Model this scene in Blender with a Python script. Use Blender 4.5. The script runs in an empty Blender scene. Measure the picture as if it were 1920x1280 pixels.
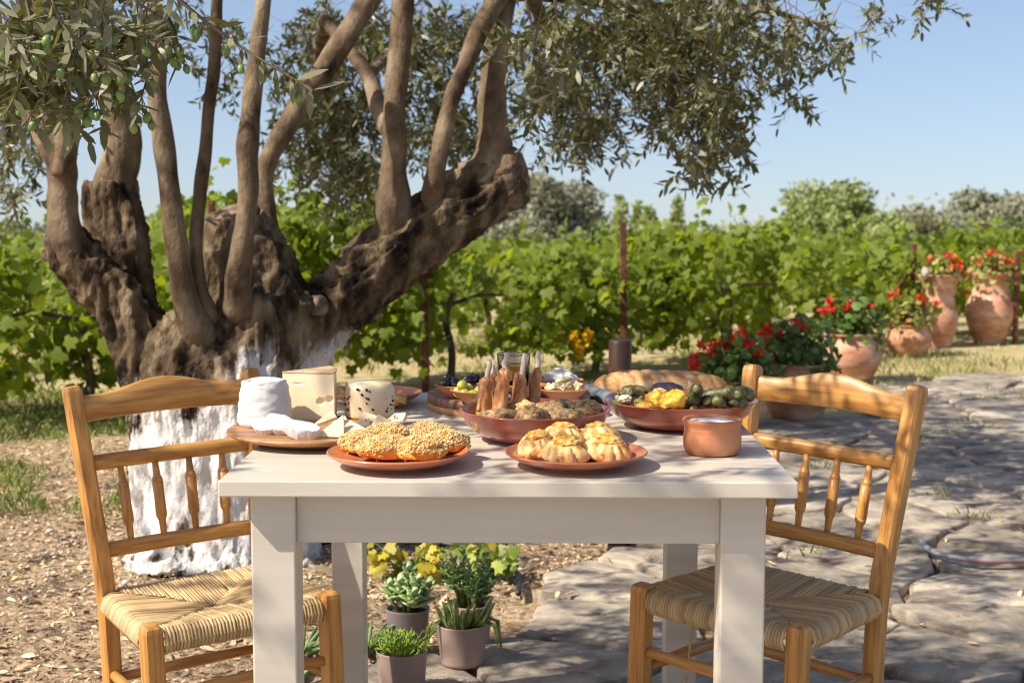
import bpy, bmesh, math, random
import numpy as np
from mathutils import Vector, Matrix
random.seed(7)
RNG = np.random.default_rng(11)
scene = bpy.context.scene
COL = scene.collection
R = math.radians

# ------------------------------------------------------------------ camera
FPX, HOR, CAMH = 2667.0, 384.0, 1.1762          # focal length in photo pixels, horizon row, camera height
PITCH = math.atan((640 - HOR) / FPX)
CP, SP = math.cos(PITCH), math.sin(PITCH)
cam_data = bpy.data.cameras.new('camera')
cam = bpy.data.objects.new('camera', cam_data); COL.objects.link(cam)
cam.location = (0, 0, CAMH); cam.rotation_euler = (math.pi / 2 - PITCH, 0, 0)
cam_data.sensor_width = 36; cam_data.lens = 36 * FPX / 1920
cam_data.clip_start = 0.05; cam_data.clip_end = 2000
cam_data.dof.use_dof = True; cam_data.dof.focus_distance = 2.5; cam_data.dof.aperture_fstop = 7.6
scene.camera = cam

# ------------------------------------------------------------------ sky, sun, exposure
SUN_TO = Vector((-0.633, -0.288, 0.719)).normalized()      # towards the sun
SUN_EL = math.asin(SUN_TO.z); SUN_AZ = math.atan2(SUN_TO.x, SUN_TO.y)
world = bpy.data.worlds.new('World'); scene.world = world; world.use_nodes = True
wn = world.node_tree
sky = wn.nodes.new('ShaderNodeTexSky'); sky.sky_type = 'NISHITA'; sky.sun_disc = False
sky.sun_elevation = SUN_EL; sky.sun_rotation = SUN_AZ
sky.altitude = 0; sky.air_density = 1.0; sky.dust_density = 1.5; sky.ozone_density = 4.0
bg = wn.nodes['Background']; bg.inputs['Strength'].default_value = 0.125
wtc = wn.nodes.new('ShaderNodeTexCoord'); wad = wn.nodes.new('ShaderNodeVectorMath'); wad.operation = 'ADD'; wad.inputs[1].default_value = (0, 0, 0.08)   # the land drops to the coast: the horizon dips
wmx = wn.nodes.new('ShaderNodeMix'); wmx.data_type = 'RGBA'; wmx.blend_type = 'MULTIPLY'; wmx.inputs[0].default_value = 1; wmx.inputs[7].default_value = (1.02, 0.88, 0.81, 1)
wn.links.new(wtc.outputs['Generated'], wad.inputs[0]); wn.links.new(wad.outputs[0], sky.inputs[0]); wn.links.new(sky.outputs[0], wmx.inputs[6]); wn.links.new(wmx.outputs[2], bg.inputs[0])
sl = bpy.data.lights.new('sun', 'SUN'); sl.energy = 4.3; sl.angle = R(0.53); sl.color = (1.0, 0.92, 0.79)
sun = bpy.data.objects.new('sun', sl); COL.objects.link(sun)
sun.rotation_euler = SUN_TO.to_track_quat('Z', 'Y').to_euler(); sun.location = (-6, -3, 8)
vs = scene.view_settings
vs.view_transform = 'Standard'; vs.look = 'None'; vs.gamma = 1.0; vs.use_curve_mapping = False
vs.exposure = 0.74
scene.cycles.use_denoising = True; scene.cycles.filter_width = 1.15
scene.cycles.max_bounces = 8; scene.cycles.transparent_max_bounces = 8
scene.cycles.caustics_reflective = False; scene.cycles.caustics_refractive = False

# ------------------------------------------------------------------ helpers
def at(u, v, z=0.0):
    """point of the plane of height z seen at photo position (u, v)"""
    d = Vector(((u - 960) / FPX, CP - SP * (v - 640) / FPX, -SP - CP * (v - 640) / FPX))
    return Vector((0, 0, CAMH)) + d * ((z - CAMH) / d.z)
def atY(u, v, Y):
    d = Vector(((u - 960) / FPX, CP - SP * (v - 640) / FPX, -SP - CP * (v - 640) / FPX))
    return Vector((0, 0, CAMH)) + d * (Y / d.y)
def project(P):
    P = np.asarray(P, float); z = P[:, 2] - CAMH
    d = P[:, 1] * CP - z * SP; d = np.where(d < 0.05, 0.05, d)
    return 960 + FPX * P[:, 0] / d, 640 - FPX * (z * CP + P[:, 1] * SP) / d
_T = np.random.default_rng(3).random((32, 32, 32))
def vnoise(P, scale=1.0, seed=0):
    """smooth value noise in -1..1 for an array of points"""
    P = np.asarray(P, float) * scale + seed * 7.31
    i = np.floor(P).astype(int); f = P - i; f = f * f * (3 - 2 * f)
    r = 0
    for a in (0, 1):
        for b in (0, 1):
            for c in (0, 1):
                w = (f[..., 0] if a else 1 - f[..., 0]) * (f[..., 1] if b else 1 - f[..., 1]) * (f[..., 2] if c else 1 - f[..., 2])
                r = r + w * _T[(i[..., 0] + a) % 32, (i[..., 1] + b) % 32, (i[..., 2] + c) % 32]
    return r * 2 - 1
def fbm(P, scale=1.0, seed=0, oct=3):
    s = 0; a = 1.0
    for k in range(oct):
        s = s + a * vnoise(P, scale * 2 ** k, seed + k); a *= 0.5
    return s
def mesh_from(verts, faces, name='mesh', smooth=True):
    me = bpy.data.meshes.new(name)
    me.from_pydata([tuple(v) for v in verts], [], [tuple(f) for f in faces])
    if smooth: me.polygons.foreach_set('use_smooth', [True] * len(me.polygons))
    me.update(); return me
def soup(V, F, name='mesh', rnd=None, smooth=False):
    """fast mesh from arrays: V (n,3), F (m,k) all of the same size"""
    V = np.ascontiguousarray(V, np.float32); F = np.ascontiguousarray(F, np.int32)
    me = bpy.data.meshes.new(name); m, k = F.shape
    me.vertices.add(len(V)); me.vertices.foreach_set('co', V.ravel())
    me.loops.add(m * k); me.loops.foreach_set('vertex_index', F.ravel())
    me.polygons.add(m); me.polygons.foreach_set('loop_start', np.arange(m, dtype=np.int32) * k)
    me.polygons.foreach_set('loop_total', np.full(m, k, np.int32))
    if smooth: me.polygons.foreach_set('use_smooth', np.ones(m, bool))
    me.update(calc_edges=True)
    if rnd is not None:
        a = me.attributes.new('rnd', 'FLOAT', 'POINT'); a.data.foreach_set('value', np.ascontiguousarray(rnd, np.float32))
    return me
def link(name, me, mat=None, parent=None, loc=None, rot=None, scale=None):
    o = bpy.data.objects.new(name, me); COL.objects.link(o)
    if me is not None and mat is not None and not len(me.materials): me.materials.append(mat)
    if parent is not None: o.parent = parent
    if loc is not None: o.location = loc
    if rot is not None: o.rotation_euler = rot
    if scale is not None: o.scale = scale
    return o
def tag(o, label=None, cat=None, group=None, kind=None):
    if label: o['label'] = label
    if cat: o['category'] = cat
    if group: o['group'] = group
    if kind: o['kind'] = kind
    return o
def thing(name, label, cat, loc=(0, 0, 0), rotz=0.0, group=None):
    o = link(name, None, loc=loc, rot=(0, 0, rotz)); o.empty_display_size = 0.05
    return tag(o, label, cat, group)
class MB:
    def __init__(s): s.v = []; s.f = []
    def add(s, V, F):
        b = len(s.v); s.v += [tuple(p) for p in V]; s.f += [tuple(i + b for i in f) for f in F]; return s
    def mesh(s, name='mesh', smooth=True): return mesh_from(s.v, s.f, name, smooth)
def frames(path):
    path = [Vector(p) for p in path]; n = len(path); out = []
    t0 = (path[1] - path[0]).normalized()
    ref = Vector((0, 0, 1)) if abs(t0.z) < 0.9 else Vector((1, 0, 0))
    nx = (ref - t0 * ref.dot(t0)).normalized()
    for i in range(n):
        t = (path[min(i + 1, n - 1)] - path[max(i - 1, 0)]).normalized()
        nx = (nx - t * nx.dot(t)); nx = nx.normalized() if nx.length > 1e-6 else t.orthogonal().normalized()
        out.append((path[i], t, nx, t.cross(nx)))
    return out
def tube(path, radii, seg=8, cap=True, section=None):
    """swept tube; section: list of (a,b) offsets scaled by the radius"""
    if not hasattr(radii, '__len__'): radii = [radii] * len(path)
    sec = section or [(math.cos(2 * math.pi * k / seg), math.sin(2 * math.pi * k / seg)) for k in range(seg)]
    m = len(sec); V = []; F = []
    for (p, t, a, b), r in zip(frames(path), radii):
        for (ca, cb) in sec: V.append(p + a * (ca * r) + b * (cb * r))
    n = len(path)
    for i in range(n - 1):
        for k in range(m):
            F.append((i * m + k, i * m + (k + 1) % m, (i + 1) * m + (k + 1) % m, (i + 1) * m + k))
    if cap: F.append(tuple(range(m))[::-1]); F.append(tuple((n - 1) * m + k for k in range(m)))
    return V, F
def smooth_path(pts, n=8):
    """Catmull-Rom through points (each a tuple of any length)"""
    P = [np.array(p, float) for p in pts]; P = [2 * P[0] - P[1]] + P + [2 * P[-1] - P[-2]]
    out = []
    for i in range(1, len(P) - 2):
        for k in range(n):
            t = k / n; a, b, c, d = P[i - 1], P[i], P[i + 1], P[i + 2]
            out.append(0.5 * (2 * b + (c - a) * t + (2 * a - 5 * b + 4 * c - d) * t * t + (3 * b - a - 3 * c + d) * t ** 3))
    out.append(P[-2]); return out
def lathe(prof, n=48, fn=None):
    """surface of revolution of (r, z) points; r = 0 gives a pole"""
    V = []; F = []; rings = []
    for (r, z) in prof:
        if r < 1e-6: rings.append([len(V)]); V.append((0, 0, z))
        else:
            rings.append(list(range(len(V), len(V) + n)))
            V += [(r * math.cos(2 * math.pi * k / n), r * math.sin(2 * math.pi * k / n), z) for k in range(n)]
    for a, b in zip(rings, rings[1:]):
        if len(a) == 1 and len(b) == 1: continue
        for k in range(n):
            k2 = (k + 1) % n
            if len(a) == 1: F.append((a[0], b[k2], b[k]))
            elif len(b) == 1: F.append((a[k], a[k2], b[0]))
            else: F.append((a[k], a[k2], b[k2], b[k]))
    return V, F
def box(sx, sy, sz, bev=0.0, seg=2, center=(0, 0, 0)):
    bm = bmesh.new(); bmesh.ops.create_cube(bm, size=1)
    for v in bm.verts: v.co = Vector((v.co.x * sx + center[0], v.co.y * sy + center[1], v.co.z * sz + center[2]))
    if bev > 0: bmesh.ops.bevel(bm, geom=bm.edges[:], offset=bev, segments=seg, affect='EDGES', profile=0.5)
    me = bpy.data.meshes.new('box'); bm.to_mesh(me); bm.free(); return me
def ico(sub=3):
    bm = bmesh.new(); bmesh.ops.create_icosphere(bm, subdivisions=sub, radius=1)
    V = np.array([v.co[:] for v in bm.verts]); F = [tuple(v.index for v in f.verts) for f in bm.faces]; bm.free(); return V, F
ICO = {k: ico(k) for k in (1, 2, 3, 4, 5)}
def lump(rx, ry, rz, sub=3, amp=0.15, freq=2.0, seed=0, oct=3, flat=None):
    """noisy ellipsoid (verts, faces); flat cuts the bottom at that height"""
    V, F = ICO[sub]; V = V.copy()
    V = V * (1 + amp * fbm(V, freq, seed, oct))[:, None] * np.array([rx, ry, rz])
    if flat is not None: V[:, 2] = np.maximum(V[:, 2], flat)
    return V, F
def prism(poly, h, bev=0.0):
    """extruded polygon with bevelled edges, from z=0 to h"""
    bm = bmesh.new(); vs_ = [bm.verts.new((x, y, 0)) for x, y in poly]; f = bm.faces.new(vs_)
    e = bmesh.ops.extrude_face_region(bm, geom=[f])
    for v in [g for g in e['geom'] if isinstance(g, bmesh.types.BMVert)]: v.co.z = h
    bmesh.ops.recalc_face_normals(bm, faces=bm.faces[:])
    if bev > 0: bmesh.ops.bevel(bm, geom=bm.edges[:], offset=bev, segments=2, affect='EDGES', profile=0.5)
    me = bpy.data.meshes.new('prism'); bm.to_mesh(me); bm.free(); return me
def copy_tree(o, parent=None):
    c = o.copy(); COL.objects.link(c)
    if parent is not None: c.parent = parent
    for ch in o.children: copy_tree(ch, c)
    return c

# ------------------------------------------------------------------ materials
def ramp(nt, fac, cols, pos=None):
    r = nt.nodes.new('ShaderNodeValToRGB'); el = r.color_ramp.elements
    pos = pos or [0.37 + 0.26 * i / max(1, len(cols) - 1) for i in range(len(cols))]
    while len(el) < len(cols): el.new(0.5)
    for e, c, p in zip(el, cols, pos): e.position = p; e.color = (*c, 1)
    nt.links.new(fac, r.inputs[0]); return r.outputs[0]
def noise(nt, scale, vec=None, detail=4, rough=0.6, dist=0.0):
    n = nt.nodes.new('ShaderNodeTexNoise'); n.inputs['Scale'].default_value = scale
    n.inputs['Detail'].default_value = detail; n.inputs['Roughness'].default_value = rough; n.inputs['Distortion'].default_value = dist
    if vec is not None: nt.links.new(vec, n.inputs['Vector'])
    return n.outputs['Fac']
def coords(nt, stretch=(1, 1, 1), kind='Object', rot=(0, 0, 0)):
    tc = nt.nodes.new('ShaderNodeTexCoord'); mp = nt.nodes.new('ShaderNodeMapping')
    mp.inputs['Scale'].default_value = stretch; mp.inputs['Rotation'].default_value = rot
    nt.links.new(tc.outputs[kind], mp.inputs[0]); return mp.outputs[0]
def mixc(nt, fac, a, b, mode='MIX'):
    m = nt.nodes.new('ShaderNodeMix'); m.data_type = 'RGBA'; m.blend_type = mode
    for i, x in ((0, fac), (6, a), (7, b)):
        if hasattr(x, 'links') or isinstance(x, bpy.types.NodeSocket): nt.links.new(x, m.inputs[i])
        else: m.inputs[i].default_value = x if i == 0 else (*x, 1)
    return m.outputs[2]
def mat(name, cols, scale=6, stretch=(1, 1, 1), rough=0.6, bump=0.0, bscale=None, bstretch=None, spec=0.4, pos=None, detail=5,
        sss=0.0, coat=0.0, per_object=0.0, extra=None, dist=0.0, rvar=0.0, bdist=0.01):
    m = bpy.data.materials.new(name); m.use_nodes = True; nt = m.node_tree; b = nt.nodes['Principled BSDF']
    if not isinstance(cols[0], (tuple, list)): cols = [cols]
    if len(cols) == 1: cols = [tuple(c * 0.9 for c in cols[0]), tuple(min(1, c * 1.1) for c in cols[0])]
    f = noise(nt, scale, coords(nt, stretch), detail, dist=dist); c = ramp(nt, f, cols, pos)
    if per_object > 0:
        oi = nt.nodes.new('ShaderNodeObjectInfo'); mr = nt.nodes.new('ShaderNodeMapRange')
        mr.inputs[3].default_value = 1 - per_object; mr.inputs[4].default_value = 1 + per_object
        nt.links.new(oi.outputs['Random'], mr.inputs[0])
        hv = nt.nodes.new('ShaderNodeHueSaturation'); nt.links.new(mr.outputs[0], hv.inputs['Value']); nt.links.new(c, hv.inputs['Color']); c = hv.outputs[0]
    if extra: c = extra(nt, c)
    nt.links.new(c, b.inputs['Base Color'])
    b.inputs['Roughness'].default_value = rough; b.inputs['Specular IOR Level'].default_value = spec
    if rvar:
        mr = nt.nodes.new('ShaderNodeMapRange'); mr.inputs[3].default_value = rough - rvar; mr.inputs[4].default_value = rough + rvar
        nt.links.new(noise(nt, scale * 2.3, coords(nt, stretch)), mr.inputs[0]); nt.links.new(mr.outputs[0], b.inputs['Roughness'])
    if sss: b.inputs['Subsurface Weight'].default_value = sss; b.inputs['Subsurface Radius'].default_value = (0.012, 0.007, 0.004); b.inputs['Subsurface Scale'].default_value = 1.0
    if coat: b.inputs['Coat Weight'].default_value = coat; b.inputs['Coat Roughness'].default_value = 0.12
    if bump:
        bn = nt.nodes.new('ShaderNodeBump'); bn.inputs['Strength'].default_value = bump; bn.inputs['Distance'].default_value = bdist
        nt.links.new(noise(nt, bscale or scale * 3, coords(nt, bstretch or stretch), 6), bn.inputs['Height'])
        nt.links.new(bn.outputs[0], b.inputs['Normal'])
    return m
def leaf_mat(name, top, under=None, trans=None, tfac=0.3, rough=0.5, vary=0.35, dry=None, dryamt=0.0, spec=0.35):
    """two-sided leaf: face colour, underside colour, light through the blade; varies leaf by leaf"""
    m = bpy.data.materials.new(name); m.use_nodes = True; nt = m.node_tree; b = nt.nodes['Principled BSDF']
    at_ = nt.nodes.new('ShaderNodeAttribute'); at_.attribute_name = 'rnd'
    oi = nt.nodes.new('ShaderNodeObjectInfo'); ad = nt.nodes.new('ShaderNodeMath'); ad.operation = 'ADD'
    nt.links.new(at_.outputs['Fac'], ad.inputs[0]); nt.links.new(oi.outputs['Random'], ad.inputs[1])
    fr = nt.nodes.new('ShaderNodeMath'); fr.operation = 'FRACT'; nt.links.new(ad.outputs[0], fr.inputs[0])
    cols = [tuple(c * (1 - vary) for c in top), top, tuple(min(1, c * (1 + vary)) for c in top)]; ps = [0.0, 0.5, 0.95 - dryamt]
    if dry: cols += [dry]; ps += [1.0 - dryamt * 0.5]
    c = ramp(nt, fr.outputs[0], cols, ps)
    if under:
        ge = nt.nodes.new('ShaderNodeNewGeometry'); c = mixc(nt, ge.outputs['Backfacing'], c, under)
    nt.links.new(c, b.inputs['Base Color']); b.inputs['Roughness'].default_value = rough; b.inputs['Specular IOR Level'].default_value = spec
    if tfac:
        tr = nt.nodes.new('ShaderNodeBsdfTranslucent'); ms = nt.nodes.new('ShaderNodeMixShader'); ms.inputs[0].default_value = tfac
        tc = ramp(nt, fr.outputs[0], [tuple(x * 0.75 for x in (trans or top)), tuple(min(1, x * 1.25) for x in (trans or top))], [0.1, 0.9])
        nt.links.new(tc, tr.inputs[0]); nt.links.new(b.outputs[0], ms.inputs[1]); nt.links.new(tr.outputs[0], ms.inputs[2])
        nt.links.new(ms.outputs[0], nt.nodes['Material Output'].inputs[0])
    return m
MAT = {}
MAT['wood_z'] = mat('honey_wood_upright', [(0.36, 0.15, 0.030), (0.52, 0.245, 0.058), (0.60, 0.31, 0.085)], scale=9, stretch=(9, 9, 0.55), rough=0.36, bump=0.12, bscale=40, bdist=0.002, spec=0.5, rvar=0.08)
MAT['wood_x'] = mat('honey_wood_rail', [(0.38, 0.165, 0.038), (0.54, 0.265, 0.07), (0.63, 0.345, 0.11)], scale=8, stretch=(0.8, 9, 9), rough=0.36, bump=0.12, bscale=40, bdist=0.002, spec=0.5, rvar=0.08, dist=0.6)
MAT['wood_y'] = mat('honey_wood_rung', [(0.38, 0.15, 0.03), (0.52, 0.23, 0.05), (0.60, 0.29, 0.08)], scale=8, stretch=(9, 0.8, 9), rough=0.4, bump=0.1, bscale=40, bdist=0.002, spec=0.5)
MAT['rush'] = mat('woven_rush', [(0.38, 0.235, 0.10), (0.54, 0.365, 0.17), (0.64, 0.46, 0.235)], scale=45, stretch=(1, 1, 1), rough=0.55, bump=0.5, bscale=260, bdist=0.002, spec=0.35)
MAT['rush_cord'] = leaf_mat('rush_cord', (0.53, 0.375, 0.19), tfac=0.0, rough=0.6, vary=0.26)
MAT['paint'] = mat('cream_painted_wood', [(0.55, 0.495, 0.405), (0.61, 0.555, 0.46)], scale=5, stretch=(0.6, 6, 6), rough=0.38, bump=0.10, bscale=35, bdist=0.0015, spec=0.45, rvar=0.06)
MAT['terracotta'] = mat('fired_terracotta', [(0.42, 0.145, 0.06), (0.52, 0.20, 0.09), (0.58, 0.26, 0.13)], scale=9, rough=0.6, bump=0.15, bscale=60, bdist=0.002, spec=0.35)
MAT['terraplate'] = mat('glazed_terracotta_plate', [(0.40, 0.12, 0.05), (0.50, 0.17, 0.075), (0.55, 0.21, 0.10)], scale=11, rough=0.3, bump=0.1, bscale=40, bdist=0.002, spec=0.5, coat=0.35)
MAT['redglaze'] = mat('red_glazed_clay', [(0.25, 0.05, 0.028), (0.34, 0.075, 0.04), (0.40, 0.105, 0.06)], scale=7, stretch=(1, 1, 3), rough=0.25, bump=0.06, bscale=30, bdist=0.002, spec=0.5, coat=0.5)
MAT['oldterra'] = mat('weathered_terracotta', [(0.40, 0.175, 0.095), (0.54, 0.27, 0.155), (0.62, 0.37, 0.24), (0.68, 0.50, 0.38)], pos=[0.36, 0.47, 0.57, 0.68], detail=8, scale=5, stretch=(1, 1, 2.5), rough=0.85, bump=0.4, bscale=40, bdist=0.004, spec=0.2)
MAT['plainwood'] = mat('turned_acacia', [(0.20, 0.085, 0.035), (0.36, 0.17, 0.07), (0.50, 0.27, 0.12)], scale=5, stretch=(1, 9, 1), rough=0.4, bump=0.1, bscale=30, bdist=0.001, spec=0.4, dist=0.8)
MAT['walnut'] = mat('walnut_top', [(0.09, 0.04, 0.022), (0.18, 0.085, 0.045), (0.30, 0.16, 0.09)], scale=7, stretch=(0.8, 8, 1), rough=0.45, bump=0.12, bscale=30, bdist=0.001, dist=1.0)
MAT['lightwood'] = mat('pale_board_base', [(0.42, 0.22, 0.08), (0.56, 0.32, 0.13)], scale=8, stretch=(1, 1, 6), rough=0.5)
MAT['softcheese'] = mat('white_soft_cheese', [(0.60, 0.59, 0.56), (0.70, 0.69, 0.66)], scale=25, rough=0.55, bump=0.45, bscale=70, bdist=0.003, sss=0.25, spec=0.35)
MAT['hardcheese'] = mat('pale_yellow_cheese', [(0.86, 0.74, 0.47), (0.90, 0.80, 0.56)], scale=10, rough=0.45, bump=0.1, bscale=60, bdist=0.001, sss=0.25)
MAT['rind'] = mat('brown_cheese_rind', [(0.50, 0.33, 0.17), (0.66, 0.49, 0.30)], scale=30, rough=0.6, bump=0.3, bscale=90, bdist=0.002)
MAT['peppercheese'] = mat('ivory_pepper_cheese', [(0.62, 0.42, 0.20), (0.78, 0.65, 0.42), (0.80, 0.69, 0.48)], pos=[0.25, 0.42, 0.7], scale=14, rough=0.4, bump=0.12, bscale=50, bdist=0.002, sss=0.2)
MAT['pepper'] = mat('black_peppercorn', [(0.02, 0.014, 0.01), (0.07, 0.05, 0.035)], scale=300, rough=0.6)
MAT['crumb'] = mat('toasted_crumb', [(0.46, 0.25, 0.08), (0.68, 0.46, 0.20), (0.78, 0.60, 0.33)], scale=110, rough=0.7, bump=0.4, bscale=300, bdist=0.002)
MAT['orangebake'] = mat('golden_syrupy_base', [(0.62, 0.22, 0.02), (0.80, 0.38, 0.05), (0.85, 0.52, 0.13)], scale=35, rough=0.4, bump=0.4, bscale=120, bdist=0.002, sss=0.2)
MAT['pastry'] = mat('baked_pastry', [(0.34, 0.12, 0.03), (0.58, 0.30, 0.09), (0.72, 0.46, 0.17), (0.78, 0.56, 0.27)], pos=[0.36, 0.43, 0.51, 0.62], scale=48, rough=0.55, bump=0.35, bscale=110, bdist=0.002, sss=0.1)
MAT['baked_cheese'] = mat('browned_cheese_filling', [(0.16, 0.045, 0.01), (0.56, 0.22, 0.03), (0.74, 0.42, 0.08), (0.80, 0.58, 0.22)], pos=[0.33, 0.42, 0.52, 0.66], scale=75, rough=0.42, bump=0.5, bscale=130, bdist=0.003, sss=0.1)
MAT['crust'] = mat('floured_bread_crust', [(0.40, 0.19, 0.065), (0.56, 0.32, 0.14), (0.68, 0.47, 0.27)], scale=30, rough=0.75, bump=0.3, bscale=220, bdist=0.0015)
MAT['slash'] = mat('bread_slash', [(0.44, 0.20, 0.06), (0.60, 0.33, 0.12)], scale=40, rough=0.7, bump=0.3, bscale=150, bdist=0.002)
MAT['roast'] = mat('roasted_meat', [(0.14, 0.045, 0.015), (0.40, 0.16, 0.045), (0.58, 0.29, 0.10), (0.68, 0.45, 0.23)], pos=[0.34, 0.44, 0.54, 0.66], scale=34, rough=0.42, bump=0.8, bscale=120, bdist=0.003, spec=0.5, coat=0.25, stretch=(1, 1, 0.5))
MAT['herbmeat'] = mat('herb_crusted_meat', [(0.17, 0.085, 0.03), (0.38, 0.235, 0.10), (0.52, 0.37, 0.18)], scale=120, rough=0.5, bump=0.8, bscale=260, bdist=0.004, spec=0.4)
MAT['bone'] = mat('bare_bone', [(0.42, 0.33, 0.25), (0.68, 0.59, 0.48)], scale=80, stretch=(1, 1, 0.3), rough=0.55)
MAT['vineroll'] = mat('cooked_vine_leaf', [(0.026, 0.026, 0.008), (0.085, 0.080, 0.022), (0.18, 0.165, 0.06)], scale=85, rough=0.35, bump=0.7, bscale=130, bdist=0.003, spec=0.5, per_object=0.25)
MAT['greenroll'] = mat('stewed_courgette', [(0.15, 0.16, 0.045), (0.32, 0.30, 0.10), (0.48, 0.42, 0.18)], scale=45, rough=0.4, bump=0.7, bscale=120, bdist=0.004)
MAT['blossom'] = mat('stuffed_blossom', [(0.66, 0.19, 0.015), (0.82, 0.40, 0.03), (0.86, 0.56, 0.10)], scale=32, rough=0.4, bump=0.4, bscale=120, bdist=0.003, sss=0.15)
MAT['aubergine'] = mat('charred_aubergine', [(0.012, 0.010, 0.016), (0.045, 0.035, 0.055), (0.20, 0.09, 0.03)], pos=[0.3, 0.55, 0.75], scale=28, rough=0.2, bump=0.4, bscale=70, bdist=0.003, coat=0.4)
MAT['rice'] = mat('cooked_rice', [(0.70, 0.56, 0.36), (0.82, 0.74, 0.58)], scale=90, rough=0.5, bump=0.7, bscale=200, bdist=0.003)
MAT['blackolive'] = mat('wrinkled_black_olive', [(0.010, 0.007, 0.012), (0.03, 0.02, 0.03)], scale=70, rough=0.28, bump=0.6, bscale=110, bdist=0.003, spec=0.6)
MAT['greenolive'] = mat('cured_green_olive', [(0.30, 0.29, 0.035), (0.46, 0.43, 0.07)], scale=40, rough=0.25, spec=0.5, per_object=0.15, sss=0.1)
MAT['artichoke'] = mat('pickled_artichoke', [(0.55, 0.43, 0.22), (0.72, 0.62, 0.37)], scale=60, rough=0.4, bump=0.4, bscale=120, bdist=0.003)
MAT['yogurt'] = mat('white_yogurt', [(0.76, 0.78, 0.80), (0.86, 0.87, 0.87)], scale=50, rough=0.3, bump=0.3, bscale=80, bdist=0.002)
MAT['cloth'] = mat('slate_blue_knit', [(0.09, 0.115, 0.135), (0.20, 0.23, 0.26)], scale=90, rough=0.9, bump=0.9, bscale=140, bdist=0.004)
MAT['mauvepot'] = mat('matt_taupe_plastic', [(0.33, 0.235, 0.20), (0.37, 0.27, 0.23)], scale=4, rough=0.45, spec=0.4)
MAT['greypot'] = mat('matt_grey_plastic', [(0.20, 0.165, 0.165), (0.24, 0.20, 0.20)], scale=4, rough=0.45, spec=0.4)
MAT['soil'] = mat('potting_soil', [(0.02, 0.013, 0.008), (0.07, 0.045, 0.03)], scale=80, rough=0.95, bump=0.8, bscale=120)
MAT['rust'] = mat('rusty_iron', [(0.05, 0.018, 0.011), (0.12, 0.042, 0.022), (0.19, 0.07, 0.035)], scale=20, rough=0.85, bump=0.3, bscale=60)
MAT['darkpost'] = mat('dark_stained_post', [(0.028, 0.014, 0.009), (0.06, 0.028, 0.016)], scale=12, stretch=(1, 1, 0.3), rough=0.5)
MAT['pipe'] = mat('black_irrigation_pipe', [(0.018, 0.018, 0.02), (0.04, 0.04, 0.045)], scale=20, rough=0.45)
MAT['hose'] = mat('grey_garden_hose', [(0.22, 0.23, 0.25), (0.30, 0.31, 0.33)], scale=20, rough=0.35)
MAT['hosestripe'] = mat('red_hose_stripe', [(0.35, 0.05, 0.03), (0.42, 0.07, 0.04)], scale=20, rough=0.4)
MAT['limb'] = mat('smooth_olive_bark', [(0.022, 0.014, 0.009), (0.112, 0.076, 0.044), (0.185, 0.132, 0.080), (0.31, 0.24, 0.16)], pos=[0.32, 0.43, 0.54, 0.68], scale=9, stretch=(1, 1, 0.6), detail=9, rough=0.85, bump=0.9, bscale=38, bdist=0.012, spec=0.2)
MAT['cutwood'] = mat('weathered_saw_cut', [(0.06, 0.04, 0.028), (0.17, 0.12, 0.085), (0.26, 0.19, 0.14)], scale=14, stretch=(1, 1, 1), rough=0.9, bump=0.5, bscale=40)
def whitewash(nt, c):
    # lime paint on the lower trunk: a brushed coat with a ragged upper edge and flaked spots
    tc = nt.nodes.new('ShaderNodeTexCoord'); sx = nt.nodes.new('ShaderNodeSeparateXYZ'); nt.links.new(tc.outputs['Object'], sx.inputs[0])
    n1 = noise(nt, 7, coords(nt, (1, 1, 0.35)), 6, 0.7); n2 = noise(nt, 9, coords(nt, (1.0, 1.0, 0.45)), 5, 0.65)
    def mth(op, a, b):
        m = nt.nodes.new('ShaderNodeMath'); m.operation = op
        for i, x in enumerate((a, b)):
            if isinstance(x, (int, float)): m.inputs[i].default_value = x
            else: nt.links.new(x, m.inputs[i])
        return m.outputs[0]
    hgt = mth('ADD', sx.outputs['Z'], mth('MULTIPLY', mth('SUBTRACT', n1, 0.5), 0.55))
    hgt = mth('SUBTRACT', hgt, mth('MULTIPLY', sx.outputs['X'], 0.22))
    edge = nt.nodes.new('ShaderNodeMapRange'); edge.inputs[1].default_value = 0.66; edge.inputs[2].default_value = 0.56
    nt.links.new(hgt, edge.inputs[0])
    flake = nt.nodes.new('ShaderNodeMapRange'); flake.inputs[1].default_value = 0.37; flake.inputs[2].default_value = 0.44
    nt.links.new(n2, flake.inputs[0])
    f = mth('MULTIPLY', edge.outputs[0], flake.outputs[0])
    wcol = ramp(nt, noise(nt, 14, coords(nt), 4), [(0.66, 0.62, 0.56), (0.83, 0.81, 0.77)])
    return mixc(nt, f, c, wcol)
MAT['bark'] = mat('rugged_olive_bark', [(0.012, 0.007, 0.004), (0.058, 0.038, 0.020), (0.145, 0.102, 0.058), (0.29, 0.22, 0.137)], pos=[0.37, 0.45, 0.54, 0.66], scale=11, stretch=(1, 1, 0.45), detail=10, rough=0.9, bump=1.0, bscale=26, bdist=0.03, spec=0.2, extra=whitewash)
MAT['olive_leaf'] = leaf_mat('olive_leaf', (0.080, 0.105, 0.036), under=(0.21, 0.21, 0.12), trans=(0.26, 0.24, 0.05), tfac=0.24, rough=0.4, vary=0.4, dry=(0.26, 0.19, 0.09), dryamt=0.05)
MAT['olive_fruit'] = mat('unripe_olive', [(0.13, 0.23, 0.055), (0.20, 0.30, 0.085)], scale=30, rough=0.35, spec=0.4, per_object=0.2)
MAT['twig'] = mat('olive_twig', [(0.12, 0.085, 0.05), (0.24, 0.18, 0.11)], scale=20, rough=0.8)
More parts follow.
